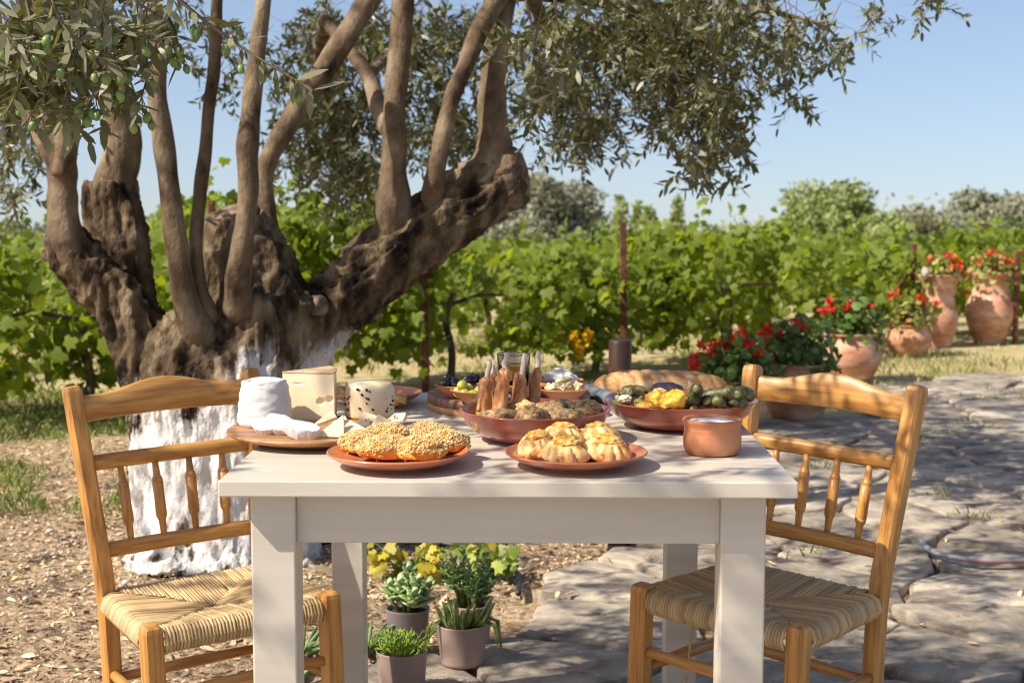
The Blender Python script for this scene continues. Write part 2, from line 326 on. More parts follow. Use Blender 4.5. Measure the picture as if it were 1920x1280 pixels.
MAT['vine_leaf'] = leaf_mat('grape_leaf', (0.115, 0.172, 0.010), under=(0.15, 0.19, 0.028), trans=(0.50, 0.60, 0.015), tfac=0.38, rough=0.5, spec=0.18, vary=0.5, dry=(0.50, 0.42, 0.05), dryamt=0.03)
MAT['vine_far'] = leaf_mat('grape_leaf_far', (0.115, 0.170, 0.016), under=(0.14, 0.19, 0.04), trans=(0.44, 0.54, 0.02), tfac=0.34, spec=0.18, rough=0.55, vary=0.4)
MAT['vine_wood'] = mat('old_vine_wood', [(0.06, 0.04, 0.026), (0.16, 0.11, 0.07)], scale=14, stretch=(1, 1, 0.3), rough=0.95, bump=0.8, bscale=30)
MAT['yellow_leaf'] = leaf_mat('yellowing_leaf', (0.42, 0.36, 0.03), trans=(0.62, 0.52, 0.03), tfac=0.35, vary=0.4)
MAT['grape_yellow'] = leaf_mat('yellow_blossom', (0.72, 0.42, 0.01), trans=(0.8, 0.5, 0.02), tfac=0.2, vary=0.2)
MAT['seedling_leaf'] = leaf_mat('seedling_leaf', (0.22, 0.31, 0.045), trans=(0.42, 0.5, 0.05), tfac=0.35, vary=0.4, dry=(0.55, 0.34, 0.03), dryamt=0.12)
MAT['grey_foliage'] = leaf_mat('grey_green_foliage', (0.165, 0.185, 0.105), under=(0.26, 0.27, 0.18), trans=(0.25, 0.25, 0.10), tfac=0.2, rough=0.6, vary=0.35)
MAT['bright_foliage'] = leaf_mat('fresh_green_foliage', (0.20, 0.26, 0.062), under=(0.27, 0.32, 0.11), trans=(0.36, 0.42, 0.07), tfac=0.28, rough=0.6, vary=0.35)
MAT['dark_foliage'] = leaf_mat('deep_green_foliage', (0.085, 0.135, 0.04), under=(0.15, 0.2, 0.08), trans=(0.2, 0.28, 0.05), tfac=0.25, rough=0.6, vary=0.4)
MAT['geranium_leaf'] = leaf_mat('geranium_leaf', (0.095, 0.165, 0.032), under=(0.16, 0.24, 0.08), trans=(0.26, 0.36, 0.05), tfac=0.25, vary=0.45)
MAT['geranium_sun'] = leaf_mat('sunburnt_geranium_leaf', (0.26, 0.28, 0.06), under=(0.3, 0.3, 0.1), trans=(0.4, 0.4, 0.07), tfac=0.25, vary=0.4, dry=(0.42, 0.20, 0.06), dryamt=0.15)
MAT['petal'] = leaf_mat('red_petal', (0.72, 0.032, 0.016), trans=(0.75, 0.04, 0.02), tfac=0.25, vary=0.3)
MAT['petal_orange'] = leaf_mat('orange_red_petal', (0.72, 0.075, 0.02), trans=(0.8, 0.12, 0.03), tfac=0.25, vary=0.3)
MAT['succulent'] = mat('blue_green_succulent', [(0.20, 0.31, 0.10), (0.32, 0.45, 0.18), (0.46, 0.56, 0.28)], scale=25, rough=0.4, spec=0.4, sss=0.15)
MAT['jade'] = mat('jade_green_succulent', [(0.05, 0.12, 0.025), (0.11, 0.22, 0.05), (0.22, 0.34, 0.10)], scale=30, rough=0.35, spec=0.5, sss=0.1)
MAT['cactus'] = mat('cactus_skin', [(0.06, 0.10, 0.025), (0.15, 0.20, 0.05), (0.28, 0.30, 0.10)], scale=40, rough=0.5)
MAT['stick_green'] = leaf_mat('lime_green_stick', (0.22, 0.33, 0.03), tfac=0.0, vary=0.5)
MAT['aloe'] = mat('aloe_leaf', [(0.11, 0.18, 0.07), (0.22, 0.31, 0.13)], scale=12, rough=0.4, per_object=0.2)
MAT['chip'] = leaf_mat('wood_chip', (0.50, 0.37, 0.225), tfac=0, rough=0.9, vary=0.62)
MAT['dry_grass'] = leaf_mat('dry_grass_blade', (0.42, 0.34, 0.15), trans=(0.5, 0.42, 0.15), tfac=0.2, vary=0.4)
MAT['green_grass'] = leaf_mat('green_grass_blade', (0.15, 0.22, 0.04), trans=(0.3, 0.38, 0.06), tfac=0.25, vary=0.5, dry=(0.45, 0.38, 0.14), dryamt=0.15)
MAT['pebble'] = mat('limewashed_pebble', [(0.34, 0.29, 0.23), (0.62, 0.58, 0.52)], scale=25, rough=0.9)
MAT['stone'] = mat('grey_flagstone', [(0.15, 0.12, 0.09), (0.29, 0.245, 0.19), (0.39, 0.335, 0.265), (0.54, 0.445, 0.33)], pos=[0.35, 0.44, 0.54, 0.66], detail=10, scale=6.5, rough=0.85, bump=0.7, bscale=20, bstretch=(1, 1.6, 1), bdist=0.015, spec=0.25, per_object=0.24, dist=0.8)

# ------------------------------------------------------------------ ground and path
def ground_z(x, y):
    x = np.asarray(x, float); y = np.asarray(y, float)
    z = -0.05 * np.clip(y - 13, 0, 30) - 0.026 * np.clip(y - 43, 0, 2000)          # the land falls away towards the coast
    return z + np.clip(x - 9, 0, 40) * 0.11 * np.clip((y - 16) / 20, 0, 1)          # hillside on the right
PATH = [(-2.6, -3.2), (-1.4, 1.0), (-0.66, 2.2), (-0.60, 2.9), (-0.42, 3.36), (-0.12, 3.72), (0.0, 4.2), (0.2, 4.52), (0.36, 4.74), (0.62, 5.4), (0.85, 6.3), (1.1, 7.25), (1.75, 7.95), (2.3, 9.1), (3.6, 9.95), (7.0, 10.4), (7.0, -3.2)]  # unseen near end, carried behind the camera to bounce sun onto the table
def inside(px, py, poly):
    c = np.zeros(np.shape(px), bool); n = len(poly)
    for i in range(n):
        x1, y1 = poly[i]; x2, y2 = poly[i - 1]
        c ^= ((y1 > py) != (y2 > py)) & (px < (x2 - x1) * (py - y1) / (y2 - y1 + 1e-12) + x1)
    return c
xs = np.concatenate([-np.geomspace(400, 9, 22), np.linspace(-8, 8, 90), np.geomspace(9, 400, 22)])
ys = np.concatenate([np.linspace(-12, 1.5, 12), np.linspace(1.8, 13, 84), np.geomspace(13.5, 900, 50)])
GX, GY = np.meshgrid(xs, ys)
GZ = ground_z(GX, GY)
P3 = np.stack([GX, GY, GX * 0], -1)
near = np.clip(1 - (GY - 9) / 4, 0, 1)
GZ = GZ + 0.016 * fbm(P3, 1.9, 4) * near - 0.012 * inside(GX, GY, PATH)
nx_, ny_ = len(xs), len(ys)
idx = np.arange(nx_ * ny_).reshape(ny_, nx_)
F = np.stack([idx[:-1, :-1], idx[:-1, 1:], idx[1:, 1:], idx[1:, :-1]], -1).reshape(-1, 4)
def ground_cols(nt, c):
    # dry soil with straw, greener grass by the vines
    tc = nt.nodes.new('ShaderNodeTexCoord'); sx = nt.nodes.new('ShaderNodeSeparateXYZ'); nt.links.new(tc.outputs['Object'], sx.inputs[0])
    mr = nt.nodes.new('ShaderNodeMapRange'); mr.inputs[1].default_value = 6.2; mr.inputs[2].default_value = 8.0; nt.links.new(sx.outputs['Y'], mr.inputs[0])
    g = ramp(nt, noise(nt, 2.2, coords(nt), 6, 0.7), [(0.52, 0.41, 0.24), (0.46, 0.38, 0.18), (0.28, 0.29, 0.09)], [0.40, 0.53, 0.68])
    return mixc(nt, mr.outputs[0], c, g)
MAT['ground'] = mat('dry_soil', [(0.20, 0.135, 0.08), (0.38, 0.27, 0.165), (0.52, 0.40, 0.26)], scale=30, rough=0.95, bump=0.9, bscale=55, bdist=0.02, spec=0.15, extra=ground_cols)
gnd = link('ground', soup(np.stack([GX, GY, GZ], -1).reshape(-1, 3), F, 'ground', smooth=True), MAT['ground']); tag(gnd, kind='structure')

def clip_poly(poly, a, b, c):
    out = []
    for i in range(len(poly)):
        p, q = poly[i - 1], poly[i]; dp = a * p[0] + b * p[1] - c; dq = a * q[0] + b * q[1] - c
        if (dp <= 0) != (dq <= 0):
            t = dp / (dp - dq); out.append((p[0] + t * (q[0] - p[0]), p[1] + t * (q[1] - p[1])))
        if dq <= 0: out.append(q)
    return out
path_root = tag(link('stone_path', None), kind='structure')
sites = []
rr = np.random.default_rng(5)
y = -2.8
row = 0
while y < 11:
    step = 0.33 + 0.03 * max(0, y); x = -2.8 + (row % 2) * step * 0.5
    while x < 6.6:
        sites.append((x + rr.uniform(-.33, .33) * step, y + rr.uniform(-.33, .33) * step)); x += step * rr.uniform(0.95, 1.45)
    y += step * 0.72; row += 1
S = np.array(sites)
def stone_mesh(poly, seed):
    # rounded, slightly uneven slab: fan of rings from the outline to the middle
    c = np.mean(poly, 0); pts = []
    for i in range(len(poly)):
        p, q = np.array(poly[i]), np.array(poly[(i + 1) % len(poly)]); n = max(1, int(np.linalg.norm(q - p) / 0.055))
        for k in range(n): pts.append(p + (q - p) * k / n)
    pts = np.array(pts); n = len(pts)
    d = pts - c; rough_ = 0.026 * fbm(np.c_[pts * 9, np.zeros(n)], 1, seed); pts = pts + d / (np.linalg.norm(d, axis=1)[:, None] + 1e-6) * rough_[:, None]
    V = []; F = []
    for s, h in ((1.0, -0.035), (1.0, 0.009), (0.985, 0.0165), (0.955, 0.0185), (0.6, 0.0195), (0.28, 0.0195)):
        q = c + (pts - c) * s; zz = h + (0.006 * fbm(np.c_[q * 6.0, np.full(n, seed)], 1, seed) if h > 0 else 0)
        V.append(np.c_[q, np.full(n, 1.0) * zz])
    V = np.concatenate(V); m = 6
    for r_ in range(m - 1):
        for k in range(n):
            k2 = (k + 1) % n; F.append((r_ * n + k, r_ * n + k2, (r_ + 1) * n + k2, (r_ + 1) * n + k))
    F.append(tuple((m - 1) * n + k for k in range(n)))
    V[:, :2] -= c
    return mesh_from(V, F, 'flagstone'), c
for i, s in enumerate(S):
    if not inside(s[0], s[1], PATH): continue
    poly = [(s[0] - 1.5, s[1] - 1.5), (s[0] + 1.5, s[1] - 1.5), (s[0] + 1.5, s[1] + 1.5), (s[0] - 1.5, s[1] + 1.5)]
    for j in np.argsort(((S - s) ** 2).sum(1))[1:26]:
        t = S[j]; m = (s + t) / 2; nrm = t - s; L = np.linalg.norm(nrm); nrm = nrm / L
        poly = clip_poly(poly, nrm[0], nrm[1], nrm @ m - rr.uniform(0.006, 0.017))
        if len(poly) < 3: break
    if len(poly) < 3: continue
    me, c = stone_mesh(poly, i)
    link('flagstone', me, MAT['stone'], path_root, loc=(c[0], c[1], 0.004 + rr.uniform(-0.006, 0.006)), rot=(rr.uniform(-.012, .012), rr.uniform(-.012, .012), 0))

# ------------------------------------------------------------------ leaf scatter
def scatter(centers, dirs, normals, sizes, width, bend=0.0, shape='blade'):
    """many leaves in one mesh. centers = leaf base, dirs = along the leaf, normals = face"""
    n = len(centers); D = dirs / np.linalg.norm(dirs, axis=1)[:, None]
    S_ = np.cross(D, normals); S_ = S_ / (np.linalg.norm(S_, axis=1)[:, None] + 1e-9); N = np.cross(S_, D)
    if shape == 'blade': T = np.array([(0, 0, 0), (.3, -.5, .0), (.72, -.42, 0), (1, 0, 0), (.72, .42, 0), (.3, .5, 0)]); Fq = [(0, 1, 4, 5), (1, 2, 3, 4)]
    elif shape == 'lobed':
        T = np.array([(0.12, 0, .03), (0, -.28, 0), (.18, -.55, -.05), (.42, -.40, 0), (.62, -.52, -.06), (.70, -.2, .02), (1.0, 0, -.10), (.70, .2, .02), (.62, .52, -.06), (.42, .40, 0), (.18, .55, -.05), (0, .28, 0)])
        Fq = [(0, 1, 2, 3), (0, 3, 4, 5), (0, 5, 6, 7), (0, 7, 8, 9), (0, 9, 10, 11)]
    elif shape == 'round':
        T = np.array([(0, 0, 0.02)] + [(0.5 - .5 * math.cos(a), .5 * math.sin(a), 0.08 * math.cos(2 * a)) for a in np.linspace(0.35, 2 * math.pi - .35, 9)])
        Fq = [(0, 1, 2, 3), (0, 3, 4, 5), (0, 5, 6, 7), (0, 7, 8, 9)]
    T = T.copy(); m = len(T); T[:, 2] += -bend * T[:, 0] ** 2
    sz = np.asarray(sizes)[:, None, None]; w = np.asarray(width) if np.ndim(width) else np.full(n, width)
    V = centers[:, None, :] + sz * (T[None, :, 0, None] * D[:, None, :] + (T[None, :, 1, None] * w[:, None, None]) * S_[:, None, :] + T[None, :, 2, None] * N[:, None, :])
    Fa = (np.array(Fq)[None] + (np.arange(n) * m)[:, None, None]).reshape(-1, 4)
    return V.reshape(-1, 3), Fa, np.repeat(RNG.random(n), m)
def rand_unit(n, zscale=1.0):
    v = RNG.normal(size=(n, 3)); v[:, 2] *= zscale; return v / np.linalg.norm(v, axis=1)[:, None]
def one_leaf(shape, width, bend, name):
    V, Fa, _ = scatter(np.zeros((1, 3)), np.array([[1., 0, 0]]), np.array([[0, 0, 1.]]), [1.0], width, bend, shape); return soup(V, Fa, name)

# ------------------------------------------------------------------ the old olive tree
TREE = Vector((-0.98, 4.75, 0))
tree = thing('olive_tree', 'old pruned olive tree with whitewashed trunk behind the left chair', 'tree', TREE)
def px_path(pts, n=6):
    """(u, v, depth, radius in photo pixels) -> smooth list of points in tree space and radii in metres"""
    P = []
    for (u, v, Y, r) in pts:
        p = atY(u, v, Y) - TREE; P.append((p.x, p.y, p.z, r * Y / FPX))
    P = smooth_path(P, n); return [Vector(p[:3]) for p in P], [float(p[3]) for p in P]
tb = MB()
def add_tube(pts, n=6, seg=14): tb.add(*tube(*px_path(pts, n), seg=seg))
add_tube([(425, 1075, 4.72, 205), (428, 1020, 4.74, 172), (432, 920, 4.75, 158), (432, 800, 4.75, 164), (428, 710, 4.75, 172), (448, 655, 4.76, 140), (468, 610, 4.76, 105)])      # main bole
add_tube([(300, 1045, 4.66, 46), (292, 960, 4.68, 42), (298, 850, 4.68, 48), (292, 740, 4.7, 56), (262, 640, 4.7, 52), (208, 556, 4.7, 47), (144, 484, 4.7, 43), (108, 450, 4.7, 38)])   # left limb root
add_tube([(560, 1045, 4.7, 42), (555, 950, 4.72, 42), (545, 820, 4.75, 56), (540, 710, 4.78, 66), (560, 640, 4.8, 72)])
add_tube([(325, 710, 4.95, 50), (262, 590, 5.0, 44), (228, 480, 5.02, 52), (212, 390, 5.05, 54), (208, 338, 5.05, 50)])   # rear left stump
add_tube([(455, 690, 4.72, 120), (484, 625, 4.72, 106), (486, 565, 4.74, 100), (472, 500, 4.76, 84), (452, 440, 4.78, 62), (446, 404, 4.78, 52)])   # middle stump
add_tube([(530, 640, 4.72, 70), (565, 585, 4.7, 48), (592, 572, 4.68, 34)])
add_tube([(530, 650, 4.8, 78), (610, 585, 4.85, 68), (700, 512, 4.9, 64), (790, 442, 4.95, 61), (870, 388, 5.0, 60), (925, 350, 5.02, 57), (970, 328, 5.03, 52)])   # right limb
tmp = link('tmp', tb.mesh('tmp', False)); md = tmp.modifiers.new('r', 'REMESH'); md.mode = 'VOXEL'; md.voxel_size = 0.0092; md.use_smooth_shade = True
dg = bpy.context.evaluated_depsgraph_get(); tme = bpy.data.meshes.new_from_object(tmp.evaluated_get(dg)); bpy.data.objects.remove(tmp)
co = np.zeros(len(tme.vertices) * 3, np.float32); tme.vertices.foreach_get('co', co); co = co.reshape(-1, 3).astype(float)
no = np.zeros(len(tme.vertices) * 3, np.float32); tme.vertices.foreach_get('normal', no); no = no.reshape(-1, 3)
# furrows run up the bole and along the right limb
g = np.clip((co[:, 0] - 0.25) / 0.3, 0, 1) * np.clip((co[:, 2] - 0.6) / 0.2, 0, 1)
al = co[:, 0] * 0.80 + co[:, 2] * 0.6; ac = -co[:, 0] * 0.6 + co[:, 2] * 0.80
Q = np.where(g[:, None] > 0.5, np.stack([ac * 2.7, co[:, 1] * 2.7, al * 0.55], -1), np.stack([co[:, 0] * 2.5, co[:, 1] * 2.5, co[:, 2] * 0.55], -1))
ridge = lambda f, sd: 0.52 - 2 * np.abs(vnoise(Q + 0.05 * np.stack([vnoise(co, 7, sd), vnoise(co, 7, sd + 1), vnoise(co, 7, sd + 2)], -1), f, sd))
dsp = 0.020 * vnoise(Q, 2.2, 1) + 0.022 * ridge(5.0, 2) + 0.018 * ridge(11, 5) + 0.011 * ridge(23, 9) + 0.004 * vnoise(co, 60, 6)
low = np.clip((0.22 - co[:, 2]) / 0.22, 0, 1); dsp = dsp * (1 + 0.5 * low) * (1 - 0.35 * np.clip((0.66 - co[:, 2]) / 0.1, 0, 1))
co = co + no * (dsp * 0.85)[:, None]
tme.vertices.foreach_set('co', co.astype(np.float32).ravel()); tme.update()
tme.materials.clear(); link('trunk', tme, MAT['bark'], tree)
SLIM = {1: .86, 2: .85, 4: .78, 5: .70, 6: .80, 7: .76, 8: .88, 9: .85, 10: .70, 11: .86}
def limb(name, pts, seg=12, n=8, sd=0, m='limb'):
    pts = [(u, v, Y, r * (SLIM.get(sd, 1.0) if i > 1 else 0.5 + 0.5 * SLIM.get(sd, 1.0))) for i, (u, v, Y, r) in enumerate(pts)]
    path, rad = px_path(pts, n); rad = [r * (1 + 0.09 * float(vnoise(np.array([[i * 0.35, sd, 0.0]]), 1, sd)[0])) for i, r in enumerate(rad)]
    V, F_ = tube(path, rad, seg); V = np.array([tuple(v) for v in V]); c = V.mean(0)
    V = V + 0.006 * np.stack([vnoise(V, 9, sd), vnoise(V, 9, sd + 1), 0 * V[:, 0]], -1)
    return link(name, mesh_from(V, F_, name), MAT[m], tree)
limb('limb', [(215, 560, 4.7, 30), (165, 505, 4.69, 40), (128, 462, 4.67, 43), (118, 420, 4.66, 36), (116, 360, 4.66, 32), (112, 300, 4.66, 33), (84, 240, 4.66, 32), (40, 165, 4.66, 28), (0, 90, 4.6, 25), (-60, -60, 4.5, 22)], sd=1)
limb('limb', [(118, 330, 4.64, 26), (125, 260, 4.64, 25), (110, 170, 4.66, 23), (85, 60, 4.66, 21), (70, -60, 4.6, 19)], sd=2)
limb('limb', [(212, 410, 5.05, 30), (214, 350, 5.05, 38), (226, 305, 5.05, 36), (231, 260, 5.05, 33), (215, 170, 5.05, 31), (190, 80, 5.05, 28), (160, -40, 5.0, 25)], sd=3)
limb('limb', [(402, 700, 4.72, 26), (384, 650, 4.60, 38), (352, 575, 4.53, 33), (330, 450, 4.53, 27), (312, 310, 4.56, 26), (298, 200, 4.58, 23), (296, 80, 4.6, 20), (286, -60, 4.6, 18)], sd=4)
limb('limb', [(420, 640, 4.68, 16), (396, 596, 4.60, 22), (374, 530, 4.58, 19), (368, 430, 4.6, 18), (384, 300, 4.64, 18), (396, 170, 4.68, 17), (405, 60, 4.7, 16), (412, -50, 4.7, 15)], sd=5)
limb('limb', [(470, 610, 4.70, 26), (452, 575, 4.58, 36), (445, 535, 4.53, 31), (452, 470, 4.5, 27), (462, 390, 4.52, 25), (465, 270, 4.55, 25), (480, 130, 4.6, 22), (494, 0, 4.65, 20), (500, -60, 4.7, 19)], sd=6)
limb('limb', [(484, 520, 4.78, 30), (494, 450, 4.80, 36), (496, 395, 4.82, 27), (494, 340, 4.84, 23), (515, 275, 4.88, 25), (565, 195, 4.95, 27), (622, 110, 5.0, 28), (680, 20, 5.1, 28), (730, -60, 5.2, 26)], sd=7)
limb('limb', [(742, 470, 4.94, 24), (738, 410, 4.92, 38), (738, 360, 4.9, 37), (738, 310, 4.9, 29), (738, 240, 4.9, 27), (745, 130, 4.95, 25), (755, 20, 5.0, 24), (760, -60, 5.0, 22)], sd=8)
limb('limb', [(730, 245, 5.0, 18), (712, 205, 5.1, 19), (690, 140, 5.2, 17), (652, 90, 5.3, 16), (610, 40, 5.4, 14)], sd=9)
limb('limb', [(806, 400, 4.94, 22), (814, 350, 4.9, 27), (818, 310, 4.88, 24), (830, 250, 4.88, 24), (858, 160, 4.9, 22), (896, 65, 4.95, 24), (930, 0, 5.0, 27), (965, -60, 5.05, 22)], sd=10)
limb('limb', [(898, 385, 5.0, 36), (918, 330, 5.0, 44), (927, 285, 5.0, 39), (926, 245, 5.0, 33), (924, 180, 5.02, 30), (930, 90, 5.05, 26), (948, 0, 5.1, 23), (985, -70, 5.15, 20)], sd=11)
# sawn ends
def saw_cut(u, v, Y, rpx, nrm, sd):
    p = atY(u, v, Y) - TREE; r = rpx * Y / FPX
    V, F_ = lathe([(0, 0.004), (r * .5, 0.006), (r * .9, 0.004), (r, -0.006), (r * 1.06, -0.05)], 22); V = np.array(V)
    V[:, :2] *= (1 + 0.16 * vnoise(V * np.array([1, 1, 0]), 9 , sd))[:, None]
    o = link('saw_cut', mesh_from(V, F_, 'saw_cut'), MAT['cutwood'], tree, loc=p); o.rotation_euler = Vector(nrm).to_track_quat('Z', 'Y').to_euler()
saw_cut(978, 335, 5.02, 54, (0.95, -0.28, 0.12), 1); saw_cut(88, 462, 4.66, 27, (-0.85, -0.35, -0.15), 2); saw_cut(436, 396, 4.76, 46, (-0.25, -0.25, 0.9), 3); saw_cut(604, 572, 4.68, 20, (0.85, -0.5, 0.1), 4)

# crown: twigs carrying pairs of narrow leaves
def lit_keep(p):
    """fraction of twigs kept; gaps are cut in the unseen crown to let sun through"""
    keep = np.ones(len(p)); s = np.array(SUN_TO)
    for (z0, x1, x2, y1, y2, k) in GAPS:
        t = (p[:, 2] - z0) / s[2]; x = p[:, 0] - s[0] * t; y = p[:, 1] - s[1] * t
        keep = np.where((x > x1) & (x < x2) & (y > y1) & (y < y2), np.minimum(keep, k), keep)
    return keep
GAPS = [(0.0, -5, 4, -4, 1.95, .03), (0.3, -.62, -.3, 2.0, 2.3, .03), (0.82, -.62, -.12, 2.2, 3.0, .12), (0.84, -.1, .06, 2.45, 2.8, .2), (0.82, .22, .42, 2.5, 2.85, .4), (0.75, -.2, .5, 2.05, 2.45, .7), (0.4, -1.7, -.42, 3.9, 4.8, .10), (0.0, -6, -1.0, 2.0, 7.0, .12), (0.6, -1.1, -.5, 2.3, 3.1, .16),
        (0.0, -1.0, .1, 3.1, 4.6, .35), (0.55, -.6, -.2, 1.9, 2.3, .1), (0.4, .3, .55, 1.9, 2.35, .3), (1.2, -2.2, -.4, 4.0, 5.4, .45)]  # zones to be sunlit: the unseen crown is thinned along their sun rays
tw = []                                            # (x,y,z, dirx,diry,dirz, length, leaf size)
def cluster(u, v, Y, rpx, n, depth=0.5, droop=-0.35, leaf=0.045):
    n = max(4, int(n * (1.05 if Y > 6.9 else 0.72))); uu = u + RNG.normal(size=n) * rpx * 0.5; vv = v + RNG.normal(size=n) * rpx * 0.42; YY = Y + RNG.normal(size=n) * depth
    for a, b, c in zip(uu, vv, YY):
        p = atY(a, b, max(1.9, c)); d = RNG.normal(size=3); d[2] = d[2] * 0.5 + droop
        tw.append((p.x, p.y, p.z, *d, RNG.uniform(.07, .15), leaf * RNG.uniform(.8, 1.2)))
for a in [(1110, 20, 5.6, 100, 60), (1200, 30, 5.6, 110, 120), (1300, 40, 5.6, 110, 120), (1400, 30, 5.5, 90, 80), (1200, 120, 5.7, 90, 60), (1290, 130, 5.7, 90, 110), (1330, 205, 5.7, 65, 80), (1340, 268, 5.7, 55, 56), (1315, 300, 5.6, 36, 14), (1385, 165, 5.7, 60, 26), (1460, 95, 5.6, 60, 24),
          (1490, 170, 5.5, 28, 6), (1520, 50, 5.5, 60, 24), (1570, 70, 5.5, 36, 10), (1660, 0, 5.4, 60, 10), (1730, 0, 5.4, 30, 4), (1245, 215, 5.7, 60, 26), (1150, 70, 6.2, 80, 50),
          (1100, 190, 7.0, 70, 60), (1060, 250, 7.0, 60, 34), (1130, 240, 7.0, 45, 20), (1040, 130, 7.2, 80, 50), (1010, 60, 6.6, 80, 60),
          (640, 270, 7.3, 95, 120), (590, 200, 7.3, 85, 70), (670, 180, 7.3, 85, 80), (560, 290, 7.2, 60, 36), (650, 345, 7.2, 60, 40), (560, 110, 7.0, 70, 40), (620, 60, 7.0, 90, 60), (700, 70, 7.2, 80, 60), (800, 90, 7.2, 90, 80), (830, 190, 7.2, 80, 70), (790, 260, 7.2, 60, 40), (880, 250, 7.0, 60, 40), (690, 310, 7.2, 50, 30), (870, 60, 7.2, 80, 60), (1000, 170, 7.2, 50, 26),
          (10, 250, 6.4, 60, 40), (30, 310, 6.4, 55, 30), (0, 355, 6.4, 40, 16), (60, 180, 6.4, 70, 30), (420, 150, 6.6, 50, 12), (350, 40, 6.4, 80, 16), (430, 60, 6.6, 50, 14), (200, 20, 5.8, 120, 40), (70, 60, 5.6, 90, 30)]:
    cluster(*a, depth=0.45)
for a in [(60, 50, 2.95, 80, 22), (170, 40, 2.95, 80, 18), (110, 110, 2.9, 60, 12), (30, 150, 2.85, 50, 10), (260, 30, 2.95, 50, 10)]: cluster(*a, depth=0.12, droop=-0.3, leaf=0.056)
for a in [(1010, 60, 3.9, 34, 12), (1030, 130, 3.9, 32, 10), (1000, 165, 3.9, 26, 6)]: cluster(*a, depth=0.1, droop=-0.6)
n = 5000                                           # the rest of the crown, above the frame
v = rand_unit(n); rad = RNG.uniform(0.45, 1.0, n) ** 0.6
p = np.array([-1.1, 4.1, 3.2]) + v * rad[:, None] * np.array([3.7, 3.9, 1.5]); p[:, 2] = np.maximum(p[:, 2], 1.75 + 0.3 * RNG.random(n))
pu, pv = project(p); hidden = (pv < -60) | (pu < -150) | (pu > 2070)
cl = fbm(p, 1.7, 8) > -0.06                        # the foliage is bunched
ok = hidden & cl & (RNG.random(n) < lit_keep(p)) & (p[:, 1] > 0.7)
for q in p[ok]:
    d = RNG.normal(size=3); d[2] = d[2] * 0.5 - 0.25; tw.append((*q, *d, RNG.uniform(.14, .3), 0.058 * RNG.uniform(.8, 1.2)))
tw = np.array(tw)
K = 16
D = tw[:, 3:6] / np.linalg.norm(tw[:, 3:6], axis=1)[:, None]
t = (np.arange(K) + 0.5) / K
base = tw[:, None, :3] + D[:, None, :] * (tw[:, 6, None] * t)[..., None] + np.array([0, 0, -0.06]) * (t ** 2)[None, :, None]
side = np.cross(D, np.array([0.3, 0.2, 1.0])); side /= np.linalg.norm(side, axis=1)[:, None] + 1e-9; up = np.cross(side, D)
phi = RNG.random((len(tw), 1)) * 6.28 + (np.arange(K) % 2) * math.pi + (np.arange(K) // 2) * 1.57
ldir = D[:, None, :] * 0.65 + side[:, None, :] * np.cos(phi)[..., None] * 0.8 + up[:, None, :] * np.sin(phi)[..., None] * 0.8 + RNG.normal(size=(len(tw), K, 3)) * 0.2
nrm = np.broadcast_to(np.array([0, 0, 1.0]), ldir.shape) + RNG.normal(size=ldir.shape) * 0.55
V, Fa, rnd = scatter(base.reshape(-1, 3) - np.array(TREE), ldir.reshape(-1, 3), nrm.reshape(-1, 3), np.repeat(tw[:, 7], K) * RNG.uniform(.75, 1.25, len(tw) * K), 0.30, 0.12)
tag(link('crown', soup(V, Fa, 'crown', rnd), MAT['olive_leaf'], tree), kind='stuff')
e = tw[:, :3] + D * tw[:, 6, None] + np.array([0, 0, -0.06]); s0 = tw[:, :3] - D * 0.12
off = np.array([(0.0018, 0, 0), (-0.0009, 0.0016, 0), (-0.0009, -0.0016, 0)])
Vt = np.concatenate([s0[:, None] + off, tw[:, None, :3] + off, e[:, None] + off * 0.4], 1).reshape(-1, 3) - np.array(TREE)
fq = [(r_ * 3 + k, r_ * 3 + (k + 1) % 3, r_ * 3 + 3 + (k + 1) % 3, r_ * 3 + 3 + k) for r_ in (0, 1) for k in range(3)]
tag(link('twigs', soup(Vt, (np.array(fq)[None] + (np.arange(len(tw)) * 9)[:, None, None]).reshape(-1, 4), 'twigs'), MAT['twig'], tree), kind='stuff')
# boughs reaching out of the frame and the branches the far foliage hangs from
for k, pts in enumerate([[(930, -20, 5.0, 24), (1050, -10, 5.3, 17), (1180, 20, 5.6, 12), (1270, 110, 5.7, 8), (1330, 250, 5.7, 4)], [(1180, 20, 5.6, 9), (1350, 10, 5.6, 7), (1520, 40, 5.5, 4), (1570, 70, 5.5, 2)],
                         [(985, -60, 5.2, 20), (1010, 20, 6.2, 14), (1060, 120, 7.0, 10), (1100, 210, 7.0, 5)], [(610, 40, 5.4, 14), (600, 120, 6.4, 11), (620, 220, 7.1, 8), (640, 300, 7.2, 4)],
                         [(690, 140, 5.3, 10), (740, 110, 6.4, 9), (820, 150, 7.1, 8), (860, 240, 7.1, 4)], [(70, -60, 4.7, 16), (30, 60, 5.6, 12), (10, 200, 6.3, 9), (20, 310, 6.4, 4)]]):
    limb('bough', pts, seg=7, n=5, sd=20 + k)
